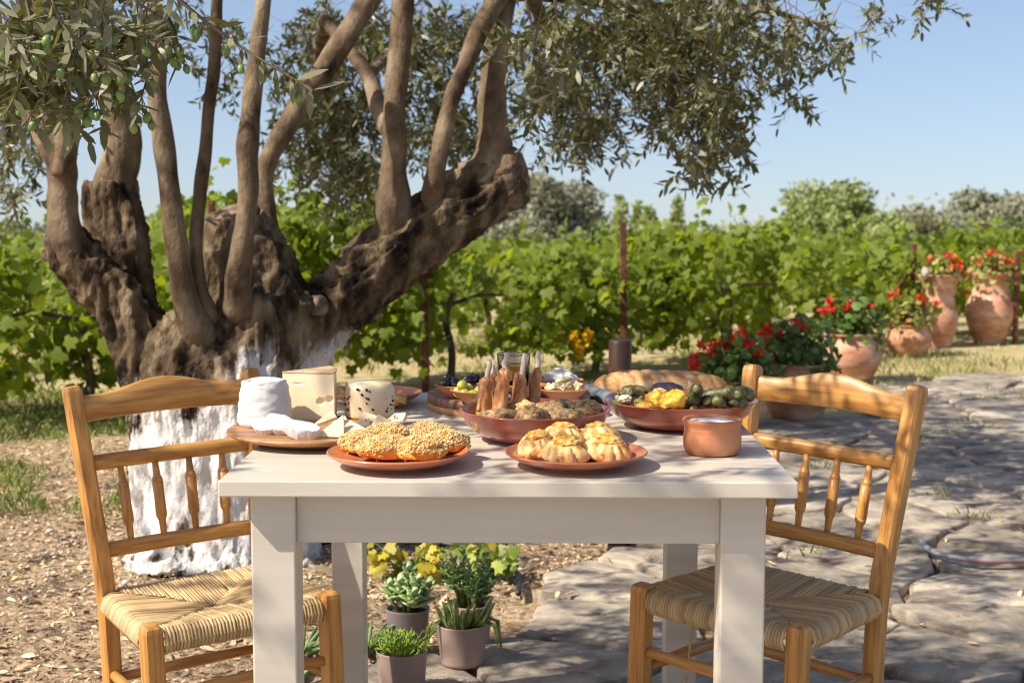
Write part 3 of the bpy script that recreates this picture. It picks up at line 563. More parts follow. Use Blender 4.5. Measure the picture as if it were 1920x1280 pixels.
# near sprays hanging in the top left corner, leaf by leaf, with olives
LEAF = one_leaf('blade', 0.24, 0.10, 'leaf'); LEAF.materials.append(MAT['olive_leaf'])
Vl, Fl = lump(0.0088, 0.0088, 0.0122, 2, 0.03, 1.0, 1); OLIVE = mesh_from(Vl, Fl, 'olive'); OLIVE.materials.append(MAT['olive_fruit'])
def spray(pts, leaves, olives, seed, lsize=0.058):
    rs = np.random.default_rng(seed); path, rad = px_path(pts, 6)
    tg = link('branchlet', mesh_from(*tube(path, rad, 6), 'branchlet'), MAT['twig'], tree); m = len(path)
    for k in range(leaves):
        s = (k + 0.7) / leaves * (m - 1.001); i = int(s); q = path[i].lerp(path[i + 1], s - i); tt = (path[i + 1] - path[i]).normalized()
        a = tt.orthogonal(); a.rotate(Matrix.Rotation((k % 2) * math.pi + (k // 2) * 1.35 + rs.uniform(-.5, .5), 3, tt))
        d = (tt * 0.6 + a * 0.9 + Vector((0, 0, -0.28))).normalized(); nn = Vector((rs.normal() * .5, rs.normal() * .5 - 0.3, 1.0)); y_ = nn.cross(d).normalized(); z_ = d.cross(y_)
        L = lsize * rs.uniform(.7, 1.2)
        o = link('leaf', LEAF, None, tg); o.matrix_local = Matrix.Translation(q) @ Matrix((d, y_, z_)).transposed().to_4x4() @ Matrix.Diagonal((L, L, L, 1))
    for k in range(olives):
        s = rs.uniform(.15, .98) * (m - 1.001); i = int(s); q = path[i].lerp(path[i + 1], s - i); b = q + Vector((rs.normal() * .014, rs.normal() * .014, -rs.uniform(.02, .045)))
        o = link('olive', OLIVE, None, tg, loc=b, rot=(rs.uniform(-.4, .4), rs.uniform(-.4, .4), 0), scale=[rs.uniform(.75, 1.05)] * 3)
        st = MB().add(*tube([q, q.lerp(b, .6) + Vector((.003, 0, 0)), b + Vector((0, 0, .01))], 0.0009, 4)); link('stalk', st.mesh('stalk'), MAT['twig'], tg)
NEAR = [([(300, -30, 2.7, 4), (385, 40, 2.7, 3), (470, 100, 2.7, 2.5), (545, 145, 2.7, 1.5), (590, 170, 2.7, 1)], 26, 6, 1), ([(330, -20, 2.75, 3), (300, 60, 2.72, 2.5), (275, 150, 2.7, 2), (255, 215, 2.68, 1)], 24, 8, 2),
        ([(200, -30, 2.7, 4), (190, 60, 2.68, 3), (225, 140, 2.65, 2), (262, 205, 2.65, 1)], 26, 8, 3), ([(140, -30, 2.7, 4), (150, 60, 2.7, 3), (130, 150, 2.66, 2), (112, 230, 2.64, 1)], 24, 5, 4),
        ([(40, -30, 2.65, 4), (60, 60, 2.64, 3), (40, 150, 2.62, 2), (10, 215, 2.6, 1)], 26, 5, 5), ([(90, -20, 2.6, 3), (120, 50, 2.58, 2.5), (170, 100, 2.58, 2), (240, 130, 2.6, 1)], 24, 4, 6),
        ([(170, 40, 2.72, 2.5), (120, 120, 2.72, 2), (70, 200, 2.7, 1.5), (40, 240, 2.7, 1)], 22, 4, 7), ([(-20, 40, 2.55, 3), (30, 80, 2.55, 2), (80, 110, 2.56, 1)], 18, 3, 8), ([(250, 0, 2.75, 3), (320, 50, 2.75, 2), (340, 110, 2.74, 1)], 18, 5, 9),
        ([(215, 130, 2.66, 2), (170, 190, 2.66, 1.5), (110, 235, 2.66, 1)], 18, 4, 10), ([(-20, -20, 2.6, 3), (20, 40, 2.6, 2), (90, 30, 2.6, 1.5), (160, 20, 2.6, 1)], 22, 3, 11), ([(180, 10, 2.62, 2), (230, 60, 2.62, 2), (300, 80, 2.63, 1)], 20, 3, 12)]
for a in NEAR: spray(*a)
for a in [([(985, 0, 4.0, 3), (1000, 60, 4.0, 2), (1010, 120, 4.0, 1.5), (1000, 175, 4.0, 1)], 16, 0, 14), ([(1040, 0, 4.0, 3), (1045, 70, 4.0, 2), (1030, 150, 4.0, 1)], 14, 1, 15)]: spray(*a)

# ------------------------------------------------------------------ vineyard
ROWD = np.array([0.835, 0.55, 0]); ROWN = np.array([-0.55, 0.835, 0])
VLEAF = one_leaf('lobed', 1.0, 0.18, 'leaf'); VLEAF.materials.append(MAT['vine_leaf'])
ORD = ['first', 'second', 'third', 'fourth', 'fifth', 'sixth', 'seventh', 'eighth', 'ninth', 'tenth', 'eleventh', 'twelfth', 'thirteenth', 'fourteenth']
def vine(pos, h, nl, label, group, near, seed, size=0.080, wid=0.30, span=0.75, shoots=3):
    rs = np.random.default_rng(seed); root = thing('grapevine', label, 'grapevine', pos, 0, group)
    # leaf positions: a hedge-like body fuller at the top, plus free shoots
    a = rs.uniform(-1, 1, nl); hz = 0.15 + (h - 0.15) * rs.beta(1.5, 1.1, nl); b = rs.normal(size=nl) * wid * (0.55 + 0.45 * np.sin(np.clip(hz / h, 0, 1) * 3.0))
    P = a[:, None] * span * ROWD + b[:, None] * ROWN + np.stack([0 * a, 0 * a, hz], -1)
    lo = fbm(P + seed, 2.4, 3); P = P[lo > -0.08]; P[:, 2] += 0.09 * vnoise(P * np.array([1, 1, 0]) + seed, 2.2, 4) * np.clip(P[:, 2] / h, 0, 1)
    for k in range(shoots):
        x0 = rs.uniform(-.8, .8) * span; top = h + rs.uniform(.05, .26); m = 14; tt = np.linspace(0, 1, m)[:, None]
        P = np.concatenate([P, (x0 + rs.normal() * .12 * tt) * ROWD + rs.normal(size=(m, 3)) * 0.035 + np.array([0, 0, 1.]) * (h * .8 + (top - h * .8) * tt)])
    n_ = len(P); N_ = np.array([-0.35, -0.55, 0.75]) + rs.normal(size=(n_, 3)) * 0.55
    Dd = rs.normal(size=(n_, 3)) * 0.7 + np.array([0, -0.25, -0.75]); sz = size * rs.uniform(.55, 1.3, n_)
    key = P @ ROWN; pick = np.argsort(key)[:near] if near else []
    mask = np.ones(n_, bool); mask[pick] = False
    V_, F_, r_ = scatter(P[mask], Dd[mask], N_[mask], sz[mask], rs.uniform(.8, 1.1, mask.sum()), 0.18, 'lobed')
    tag(link('foliage', soup(V_, F_, 'foliage', r_), MAT['vine_leaf'] if near else MAT['vine_far'], root), kind='stuff')
    for i in pick:
        d = Vector(Dd[i]).normalized(); y_ = Vector(N_[i]).cross(d).normalized(); z_ = d.cross(y_); L = sz[i]
        o = link('leaf', VLEAF, None, root); o.matrix_local = Matrix.Translation(P[i]) @ Matrix((d, y_, z_)).transposed().to_4x4() @ Matrix.Diagonal((L, L, L, 1))
    st = [(0, 0, -0.05, .03), (.02, .01, .2, .026), (-.02, 0, .42, .024), (.03, .0, .6, .02)]
    pth = smooth_path(st, 4); link('stem', mesh_from(*tube([Vector(q[:3]) for q in pth], [float(q[3]) for q in pth], 7), 'stem'), MAT['vine_wood'], root)
    for sg in (-1, 1):
        pth = [Vector((0, 0, .52)), Vector(ROWD * sg * .25) + Vector((0, 0, .58)), Vector(ROWD * sg * .6) + Vector((0, 0, .56))]
        link('cane', mesh_from(*tube(pth, [.016, .012, .007], 6), 'cane'), MAT['vine_wood'], root)
    return root
A0 = np.array([0.25, 9.8, 0])
for i in range(10):
    s = -5.6 + i * 1.2; c = A0 + ROWD * s; c = c + np.array([0, 0.75 * np.clip((c[0] - 1.5) / 2, 0, 1), 0]); u_, v_ = project(c[None]); u_ = float(u_[0])
    h = 0.97 if u_ < 250 else 1.22 if u_ < 620 else 0.95
    if u_ > 1500: h = 0.88
    vine((*c[:2], 0), h * (0.94 + 0.12 * math.sin(i * 2.3)), 2900, ORD[i] + ' leafy grapevine from the left in the front trellis row', 'vines of the front row', 90, 100 + i, shoots=5 if 200 < u_ < 640 else 3)
for rw, (off, cnt, h) in enumerate(((2.3, 11, 0.88), (4.6, 12, 0.92), (7.2, 13, 1.02))):
    for i in range(cnt):
        c = A0 + ROWN * off + ROWD * (-4.8 + i * 1.35 + rw * 0.6 - 1.0); z = float(ground_z(c[0], c[1]))
        vine((c[0], c[1], z), h, 900, ORD[i] + ' grapevine from the left in the ' + ORD[rw + 1] + ' trellis row', 'vines of the rows behind', 0, 300 + rw * 40 + i, size=0.085, wid=0.36, span=0.85, shoots=2)
def trellis_post(u, vtop, Y, label, wpx, base=None, brace=None):
    top = atY(u, vtop, Y); t = thing('trellis_post', label, 'post', (top.x, Y, 0), 0, 'rusty trellis posts'); w = wpx * Y / FPX
    link('shaft', box(w, w, top.z + 0.3, 0.004, 1, (0, 0, top.z / 2 - 0.15)), MAT['rust'], t, rot=(0, R(random.uniform(-1, 1)), 0))
    if brace:
        a = Vector((0, 0, brace[2])); b = atY(brace[0], brace[1], Y) - Vector((top.x, Y, 0)); link('brace', mesh_from(*tube([a, b], w * .42, 6), 'brace'), MAT['rust'], t)
    return t
trellis_post(797, 505, 8.75, 'rusty square trellis post left of the olive dishes', 14)
trellis_post(1172, 416, 9.75, 'tall rusty trellis post rising behind the dark bollard', 12)
trellis_post(394, 376, 8.0, 'rusty trellis post showing between the olive limbs', 11)
trellis_post(1440, 448, 11.5, 'thin rusty trellis post above the middle vines', 8)
trellis_post(1714, 458, 11.9, 'rusty trellis post with slanting brace beside tall jar', 9, brace=(1672, 555, 0.66))
trellis_post(1909, 470, 11.95, 'rusty trellis post right of the last tall jar', 9)
trellis_post(1372, 560, 10.3, 'low rusty anchor post hidden in the vines above red geraniums', 7, brace=(1322, 628, 0.45))
# ------------------------------------------------------------------ trees and bushes behind
def far_tree(name, label, u, vtop, hw, vbase, Y, m, n=3600, leaf=0.13, tall=False, cat='tree', group=None, seed=0):
    rs = np.random.default_rng(seed + 900); top = atY(u, vtop, Y); gz = float(ground_z(top.x, Y)); H_ = top.z - gz; rw = hw * Y / FPX
    rw *= 1.08; t = thing(name, label, cat, (top.x, Y, gz), 0, group); zc = H_ * (0.55 if not tall else 0.52); rz = H_ - zc
    L = 22 if not tall else 16; lc = rs.normal(size=(L, 3)); lc /= np.linalg.norm(lc, axis=1)[:, None]; lc *= rs.uniform(.35, .85, L)[:, None]
    lr = rs.uniform(.22, .42, L); w_ = lr ** 2 / (lr ** 2).sum(); which = rs.choice(L, n, p=w_)
    d = rs.normal(size=(n, 3)); d /= np.linalg.norm(d, axis=1)[:, None]; q = lc[which] + d * (lr[which] * rs.uniform(.55, 1.08, n))[:, None]
    if tall: q[:, :2] *= (0.55 + 0.5 * (1 - np.clip(q[:, 2:3], -1, 1)) / 2 + 0.1)
    P = q * np.array([rw, rw, rz]) + np.array([0, 0, zc]); P[:, 2] = np.maximum(P[:, 2], 0.1)
    N_ = d + rs.normal(size=(n, 3)) * 0.5; Dd = rs.normal(size=(n, 3)) + np.array([0, 0, 0.8 if tall else 0])
    V_, F_, r_ = scatter(P, Dd, N_, leaf * rs.uniform(.6, 1.4, n), 0.62, 0.05)
    tag(link('crown', soup(V_, F_, 'crown', r_), MAT[m], t), kind='stuff')
    tr = 0.05 * H_ if not tall else 0.03 * H_
    link('trunk', mesh_from(*tube([Vector((0, 0, -.2)), Vector((.1 * rw, 0, zc * .5)), Vector((0, 0, zc)), Vector((0, 0, H_ * .82))], [tr, tr * .8, tr * .55, tr * .12], 8), 'trunk'), MAT['vine_wood'], t)
    for k in range(4):
        a = k * 1.57 + rs.uniform(0, 1); link('limb', mesh_from(*tube([Vector((0, 0, zc * .55)), Vector((math.cos(a) * rw * .35, math.sin(a) * rw * .35, zc * .95)), Vector((math.cos(a) * rw * .6, math.sin(a) * rw * .6, zc + rz * .3))], [tr * .5, tr * .32, tr * .08], 6), 'limb'), MAT['vine_wood'], t)
    return t
far_tree('olive_tree', 'big rounded grey-green olive tree behind the cut limb', 1015, 322, 128, 470, 46, 'grey_foliage', 11000, 0.16, seed=1)
far_tree('olive_tree', 'grey-green olive tree seen under the leaning limb', 668, 364, 98, 470, 44, 'grey_foliage', 5200, 0.15, seed=2)
far_tree('olive_tree', 'grey-green olive tree at the left edge', 45, 412, 75, 480, 44, 'grey_foliage', 4200, 0.15, seed=3)
far_tree('poplar_tree', 'slim poplar just right of the rounded olive', 1150, 362, 40, 470, 36, 'bright_foliage', 3000, 0.12, True, seed=4, group='row of young poplars')
far_tree('poplar_tree', 'tallest middle poplar of the young row', 1205, 366, 42, 470, 36.5, 'bright_foliage', 3000, 0.12, True, seed=5, group='row of young poplars')
far_tree('poplar_tree', 'rightmost small poplar of the young row', 1262, 376, 34, 470, 37, 'bright_foliage', 2400, 0.12, True, seed=6, group='row of young poplars')
far_tree('willow_tree', 'broad yellow-green feathery tree on the right', 1575, 338, 128, 480, 36, 'bright_foliage', 12000, 0.13, seed=7)
far_tree('olive_tree', 'grey olive on the hillside left of the highest crown', 1745, 382, 95, 460, 50, 'grey_foliage', 6500, 0.16, seed=8)
far_tree('olive_tree', 'highest grey olive crown on the right hillside', 1848, 350, 90, 450, 62, 'grey_foliage', 6500, 0.19, seed=9)
far_tree('olive_tree', 'grey olive cut by the right picture edge', 1922, 362, 85, 450, 56, 'grey_foliage', 5500, 0.18, seed=10)
far_tree('evergreen_tree', 'dark green tree low at the right edge', 1905, 400, 60, 470, 34, 'dark_foliage', 2600, 0.12, seed=11)
for k, (u, v, w, Y, m) in enumerate([(1110, 418, 48, 30, 'dark_foliage'), (1225, 412, 50, 30, 'bright_foliage'), (1305, 424, 52, 31, 'bright_foliage'), (1385, 420, 55, 32, 'dark_foliage'), (1455, 416, 50, 33, 'bright_foliage'), (1665, 408, 60, 32, 'bright_foliage'), (1765, 415, 70, 31, 'dark_foliage'), (1840, 412, 60, 36, 'grey_foliage'), (905, 440, 60, 28, 'dark_foliage'), (800, 445, 60, 29, 'dark_foliage'), (590, 440, 60, 28, 'bright_foliage'), (180, 450, 70, 30, 'dark_foliage'), (330, 440, 70, 30, 'dark_foliage')]):
    far_tree('bush', ORD[sorted([1110, 1225, 1305, 1385, 1455, 1665, 1765, 1840, 905, 800, 590, 180, 330]).index(u)] + ' rounded bush from the left along the vineyard end', u, v, w, 480, Y, m, 2200, 0.12, cat='bush', group='bushes behind the vineyard', seed=40 + k)
n = 26000                                          # wooded land further down
wy = RNG.uniform(62, 120, n); wx = RNG.uniform(-0.5, 0.5, n) * wy * 1.0; wz = ground_z(wx, wy) + RNG.beta(1, 2, n) * 1.7 * (1 + 0.9 * vnoise(np.stack([wx, wy, 0 * wx], -1), 0.16, 2))
V_, F_, r_ = scatter(np.stack([wx, wy, wz], -1), rand_unit(n), np.array([-.4, -.5, .7]) + rand_unit(n) * .6, RNG.uniform(.25, .5, n), 0.8)
tag(link('distant_wood', soup(V_, F_, 'distant_wood', r_), MAT['grey_foliage']), 'far grey-green scrub and woodland beyond the vineyard', 'woodland', kind='stuff')

# ------------------------------------------------------------------ potted geraniums
def pot_profile(kind, H_, r):
    if kind == 'jar': pr = [(0, 0), (.58, 0), (.62, .03), (.80, .18), (.97, .36), (1.0, .46), (.95, .56), (.80, .68), (.74, .78), (.78, .9), (.90, .975), (.93, 1.0), (.88, 1.0), (.74, .93), (.70, .88), (0, .88)]
    elif kind == 'tall': pr = [(0, 0), (.62, 0), (.66, .03), (.82, .2), (.93, .34), (.9, .46), (.78, .58), (.74, .70), (.82, .86), (.97, .965), (1.0, 1.0), (.94, 1.0), (.78, .92), (.72, .88), (0, .88)]
    else: pr = [(0, 0), (.55, 0), (.60, .03), (.82, .2), (.97, .42), (1.0, .56), (.93, .74), (.80, .88), (.78, .93), (.86, .97), (.87, 1.0), (.80, 1.0), (.73, .94), (.72, .9), (0, .9)]
    q = smooth_path([(a * r, b * H_) for a, b in pr[1:-2]], 3)
    out = [(0, 0)] + [(float(p_[0]), float(p_[1])) for p_ in q] + [(pr[-2][0] * r, pr[-2][1] * H_)]
    return [(rr_ + (0.0022 * math.sin(z_ * 190) if 0.1 * H_ < z_ < .93 * H_ else 0), z_) for rr_, z_ in out]
def potted(label, u, vb, r, H_, kind, flowers, m='geranium_leaf', pm='petal', fol=(0.9, 0.8), nl=300, seed=0, lobed=False):
    rs = np.random.default_rng(seed + 60); b = at(u, vb, 0); t = thing('potted_geranium', label, 'potted plant', (b.x, b.y + r * .5, 0.0), rs.uniform(0, 6), 'geranium pots along the path')
    link('pot', mesh_from(*lathe(pot_profile(kind, H_, r), 36), 'pot'), MAT['oldterra'], t)
    link('soil', mesh_from(*lathe([(r * .70, H_ * .885), (r * .4, H_ * .9), (0, H_ * .905)], 20), 'soil'), MAT['soil'], t)
    R_ = r * fol[0]; d = rs.normal(size=(nl, 3)); d /= np.linalg.norm(d, axis=1)[:, None]; d[:, 2] = np.abs(d[:, 2])
    P = d * rs.uniform(.45, 1.05, nl)[:, None] * np.array([R_ * 1.15, R_ * 1.15, fol[1] * r * 1.6]) + np.array([0, 0, H_ * .93]); P[:, 2] -= 0.25 * r * (np.hypot(P[:, 0], P[:, 1]) > r * .85) * rs.random(nl)
    V_, F_, r_ = scatter(P, rs.normal(size=(nl, 3)) + np.array([0, 0, -.2]), d + rs.normal(size=(nl, 3)) * .35 + np.array([-.2, 0, .5]), rs.uniform(.03, .062, nl), 1.0, 0.0, 'round')
    tag(link('foliage', soup(V_, F_, 'foliage', r_), MAT[m], t), kind='stuff')
    sm = MB()
    for k in range(9):
        a = rs.uniform(0, 6.28); sm.add(*tube([Vector((.2 * r * math.cos(a), .2 * r * math.sin(a), H_ * .88)), Vector((.4 * R_ * math.cos(a), .4 * R_ * math.sin(a), H_ + fol[1] * r * .5)), Vector((.7 * R_ * math.cos(a), .7 * R_ * math.sin(a), H_ + fol[1] * r * 1.1))], [.006, .005, .003], 5))
    tag(link('stems', sm.mesh('stems'), MAT['cactus'], t), kind='stuff')
    inv = t.matrix_basis.inverted()
    for (fu, fv) in flowers:
        w = atY(fu, fv, b.y + r * .5 - rs.uniform(.1, .6) * r); c = inv @ w; k = 26; d = rs.normal(size=(k, 3)); d /= np.linalg.norm(d, axis=1)[:, None]
        V_, F_, r_ = scatter(np.array(c) + d * rs.uniform(.012, .034, k)[:, None] * np.array([1, 1, .75]), rs.normal(size=(k, 3)), d + rs.normal(size=(k, 3)) * .4, rs.uniform(.016, .027, k), 1.0, 0.0, 'round')
        fl = link('flower_head', soup(V_, F_, 'flower_head', r_), MAT[pm], t)
        link('flower_stalk', mesh_from(*tube([c, c * .8 + Vector((0, 0, H_ * .2)), Vector((c.x * .4, c.y * .4, H_ * .9))], .0025, 4), 'flower_stalk'), MAT['cactus'], fl)
    return t
potted('dark leafed red geranium in a pot behind the bread', 1385, 812, .145, .27, 'round', [(1318, 648), (1345, 640), (1362, 648), (1378, 634), (1398, 640), (1412, 650), (1335, 660), (1305, 668), (1425, 662), (1392, 622), (1300, 688), (1408, 668)], fol=(1.35, 1.1), nl=420, seed=1)
potted('bushy red geranium in a round pot behind the right chair rail', 1497, 794, .195, .32, 'round', [(1440, 616), (1456, 622), (1430, 640), (1490, 608), (1500, 614), (1450, 672), (1426, 632)], fol=(1.05, .95), nl=420, seed=2)
potted('dark red geranium in a wide ribbed pot in the shade', 1597, 720, .215, .33, 'round', [(1556, 564), (1562, 580), (1592, 572), (1628, 574), (1610, 592), (1546, 582), (1584, 586)], fol=(.95, .9), nl=380, seed=3)
potted('small globe-shaped terracotta pot with yellowing geranium in full sun', 1708, 670, .175, .25, 'round', [(1670, 552), (1680, 551), (1722, 556), (1730, 566), (1756, 568), (1716, 586)], m='geranium_sun', pm='petal_orange', fol=(.95, .85), nl=300, seed=4)
potted('tall flared terracotta jar with orange-red geraniums, left of the pair', 1762, 652, .18, .60, 'tall', [(1775, 477), (1784, 484), (1796, 492), (1758, 502), (1784, 502), (1800, 500), (1742, 487), (1809, 515), (1814, 548)], m='geranium_sun', pm='petal_orange', fol=(.9, .75), nl=300, seed=5)
jar = potted('big-bellied terracotta jar with orange-red geraniums, right of the pair', 1862, 646, .205, .60, 'jar', [(1853, 476), (1862, 472), (1875, 476), (1838, 492), (1868, 500), (1884, 487), (1897, 492), (1836, 522), (1858, 512), (1900, 504)], m='geranium_sun', pm='petal_orange', fol=(.95, .75), nl=320, seed=6)
potted('leafy terracotta pot cut off by the right picture edge', 1998, 1000, .115, .26, 'round', [], fol=(.5, .5), nl=60, seed=7)
w = atY(1743, 518, 11.45); link('pale_stone', mesh_from(*lump(.03, .03, .045, 3, .2, 2, 3), 'pale_stone'), MAT['pebble'], None, loc=(w.x, w.y + .12, 0.60 + .03)); tag(bpy.data.objects['pale_stone'], 'small white stone lying on the rim of the left tall jar', 'stone')
# bollard, hose, drip pipe
b = at(1160, 1030, 0); bo = thing('bollard', 'short dark brown cylindrical bollard behind the table', 'bollard', (b.x, b.y, 0))
link('post', mesh_from(*lathe([(0, -.05), (.039, -.05), (.039, .715), (.036, .722), (0, .722)], 28), 'post'), MAT['darkpost'], bo); link('seam', mesh_from(*lathe([(.0393, .62), (.0402, .622), (.0393, .626)], 28), 'seam'), MAT['rust'], bo)
hp = [at(u, v, 0.045) for u, v in ((1727, 1012), (1735, 1024), (1760, 1037), (1800, 1046), (1850, 1050), (1920, 1050), (2000, 1046))]; hp = [Vector(q) for q in smooth_path([tuple(q) for q in hp], 6)]
ho = tag(link('garden_hose', mesh_from(*tube(hp, .0095, 10), 'garden_hose'), MAT['hose']), 'grey garden hose with a red stripe on the paving', 'hose')
link('stripe', mesh_from(*tube([q + Vector((0, -.0085, -.003)) for q in hp], .0024, 6), 'stripe'), MAT['hosestripe'], ho)
pp = [at(u, v, 0.02) for u, v in ((330, 1076), (400, 1058), (460, 1040), (560, 1022), (680, 1014), (800, 1016), (900, 1030), (955, 1060), (972, 1085), (972, 1112))]
pp = [Vector(q) for q in smooth_path([tuple(q) for q in pp], 6)]; tag(link('drip_pipe', mesh_from(*tube(pp, .009, 8), 'drip_pipe'), MAT['pipe']), 'black drip irrigation pipe curving round the trunk base', 'pipe')
# ------------------------------------------------------------------ litter, pebbles, grass
n = 60000
cx = RNG.uniform(-3.2, 0.5, n); cy = RNG.uniform(2.7, 7.0, n); okk = ~inside(cx, cy, PATH) & (RNG.random(n) < np.clip(1.5 - (cy - 4.5) / 3.0, .1, 1)); cx, cy = cx[okk], cy[okk]; n = len(cx)
cz = 0.016 * fbm(np.stack([cx, cy, 0 * cx], -1), 1.9, 4) + RNG.uniform(.002, .016, n)
V_, F_, r_ = scatter(np.stack([cx, cy, cz], -1), rand_unit(n, .25), np.array([0, 0, 1.]) + rand_unit(n) * .6, RNG.gamma(2.0, .0065, n) + .006, RNG.uniform(.08, .5, n), .3)
tag(link('wood_mulch', soup(V_, F_, 'wood_mulch', r_), MAT['chip']), 'dry brown mulch of chips and dead leaves under the chairs', 'mulch', kind='stuff')
m_ = MB(); V0, F0 = ICO[1]
for k in range(420):
    a = RNG.uniform(0, 6.28); d = 0.38 + abs(RNG.normal()) * .26; x = TREE.x + math.cos(a) * d * 1.25; y = TREE.y - .05 + math.sin(a) * d; s = RNG.uniform(.004, .012)
    m_.add(V0 * (s * np.array([1, 1, .6]) * RNG.uniform(.7, 1.3, 3)) + np.array([x, y, .012]), F0)
tag(link('lime_gravel', m_.mesh('lime_gravel', False), MAT['pebble']), 'white limed gravel scattered round the olive trunk', 'gravel', kind='stuff')
def grass(name, label, xr, yr, n, m, h, patch=0.0, seed=0, poly=None):
    x = RNG.uniform(*xr, n); y = RNG.uniform(*yr, n); k = vnoise(np.stack([x, y, 0 * x], -1), 1.3, seed) > patch
    if poly: k &= ~inside(x, y, PATH)
    x, y = x[k], y[k]; n = len(x); d = RNG.normal(size=(n, 3)) * .45; d[:, 2] = 1
    V_, F_, r_ = scatter(np.stack([x, y, ground_z(x, y)], -1), d, rand_unit(n, .2) + np.array([0, -.2, 0]), h * RNG.uniform(.4, 1.3, n), RNG.uniform(.06, .14, n), .35)
    tag(link(name, soup(V_, F_, name, r_), MAT[m]), label, 'grass', kind='stuff')
grass('green_grass', 'patchy green grass in front of the left vines', (-4.5, .2), (5.3, 9.0), 34000, 'green_grass', .06, -0.15, 1, True)
grass('dry_grass', 'dry straw-coloured grass along the vineyard edge', (-4.5, 6.5), (5.6, 12.6), 30000, 'dry_grass', .05, -0.15, 2, True)
grass('weeds', 'green weeds at the foot of the front vines', (-2.5, 6.5), (7.8, 13.0), 11000, 'green_grass', .075, 0.0, 3, True)
n = 60; gs = []
for k in range(n):
    x = RNG.uniform(.5, 4); y = RNG.uniform(3, 10); gs.append(np.c_[x + RNG.normal(size=40) * .05, y + RNG.normal(size=40) * .05])
gs = np.concatenate(gs); n = len(gs); d = RNG.normal(size=(n, 3)) * .6; d[:, 2] = 1
V_, F_, r_ = scatter(np.c_[gs, np.full(n, .0)], d, rand_unit(n, .2), .05 * RNG.uniform(.4, 1.3, n), .12, .3)
tag(link('joint_grass', soup(V_, F_, 'joint_grass', r_), MAT['green_grass']), 'small grass tufts growing in the joints of the paving', 'grass', kind='stuff')
n = 700; x = RNG.uniform(.1, 4, n); y = RNG.uniform(2.8, 9.5, n)
V_, F_, r_ = scatter(np.c_[x, y, np.full(n, .034)], rand_unit(n, .1), np.array([0, 0, 1.]) + rand_unit(n) * .35, RNG.uniform(.02, .05, n), .28, .2)
tag(link('fallen_leaves', soup(V_, F_, 'fallen_leaves', r_), MAT['chip']), 'dry olive leaves fallen on the stone paving', 'leaves', kind='stuff')

# ------------------------------------------------------------------ table
TX, TY, TD, TROT, TW = -0.0074, 2.1702, 1.0513, -0.0136, 0.90
table = thing('table', 'cream painted wooden table laden with dishes', 'table', (TX, TY, 0), TROT)
TOPT = 0.026
for k in range(6):
    link('plank', box(TW, TD / 6 - 0.0024, TOPT, 0.0025, 2, (0, TD * (k + .5) / 6, 0.75 - TOPT / 2)), MAT['paint'], table)
LW, OV = 0.071, 0.042
for sx_ in (-1, 1):
    for yy in (OV + LW / 2, TD - OV - LW / 2):
        link('leg', box(LW, LW, 0.722, 0.003, 2, (sx_ * (TW / 2 - OV - LW / 2), yy, 0.361)), MAT['paint'], table)
for yy in (OV + 0.014 + 0.011, TD - OV - 0.025):
    link('apron', box(TW - 2 * OV - 2 * LW + .002, 0.022, 0.084, 0.002, 1, (0, yy, 0.6815)), MAT['paint'], table)
for sx_ in (-1, 1):
    link('apron', box(0.022, TD - 2 * OV - 2 * LW + .002, 0.084, 0.002, 1, (sx_ * (TW / 2 - OV - .025), TD / 2, 0.6815)), MAT['paint'], table)

# ------------------------------------------------------------------ chairs
WB, WF, DP, HS, HB, TILT, WT, HM, HL = 0.336, 0.359, 0.319, 0.430, 0.849, 0.074, 0.386, 0.690, 0.513
SQ = [(1, .72), (.72, 1), (-.72, 1), (-1, .72), (-1, -.72), (-.72, -1), (.72, -1), (1, -.72)]
def post_at(sg, z):
    if z > HS: k = (z - HS) / (HB - HS); return Vector((sg * (WB / 2 + k * (WT - WB) / 2), DP / 2 + TILT * k, z))
    return Vector((sg * WB / 2, DP / 2 - 0.0067 * (HS - z) / HS, z))
def bar(path, w, d=None):
    """rounded square bar with softened ends"""
    path = [Vector(q) for q in path]; d = d or w
    a = path[0] + (path[1] - path[0]).normalized() * 0.006; b_ = path[-1] - (path[-1] - path[-2]).normalized() * 0.012; c_ = path[-1] - (path[-1] - path[-2]).normalized() * 0.004
    return tube([path[0], a] + path[1:-1] + [b_, c_, path[-1]], [.94, 1] + [1] * (len(path) - 2) + [1, .9, .62], section=[(x * w / 2, y * d / 2) for x, y in SQ])
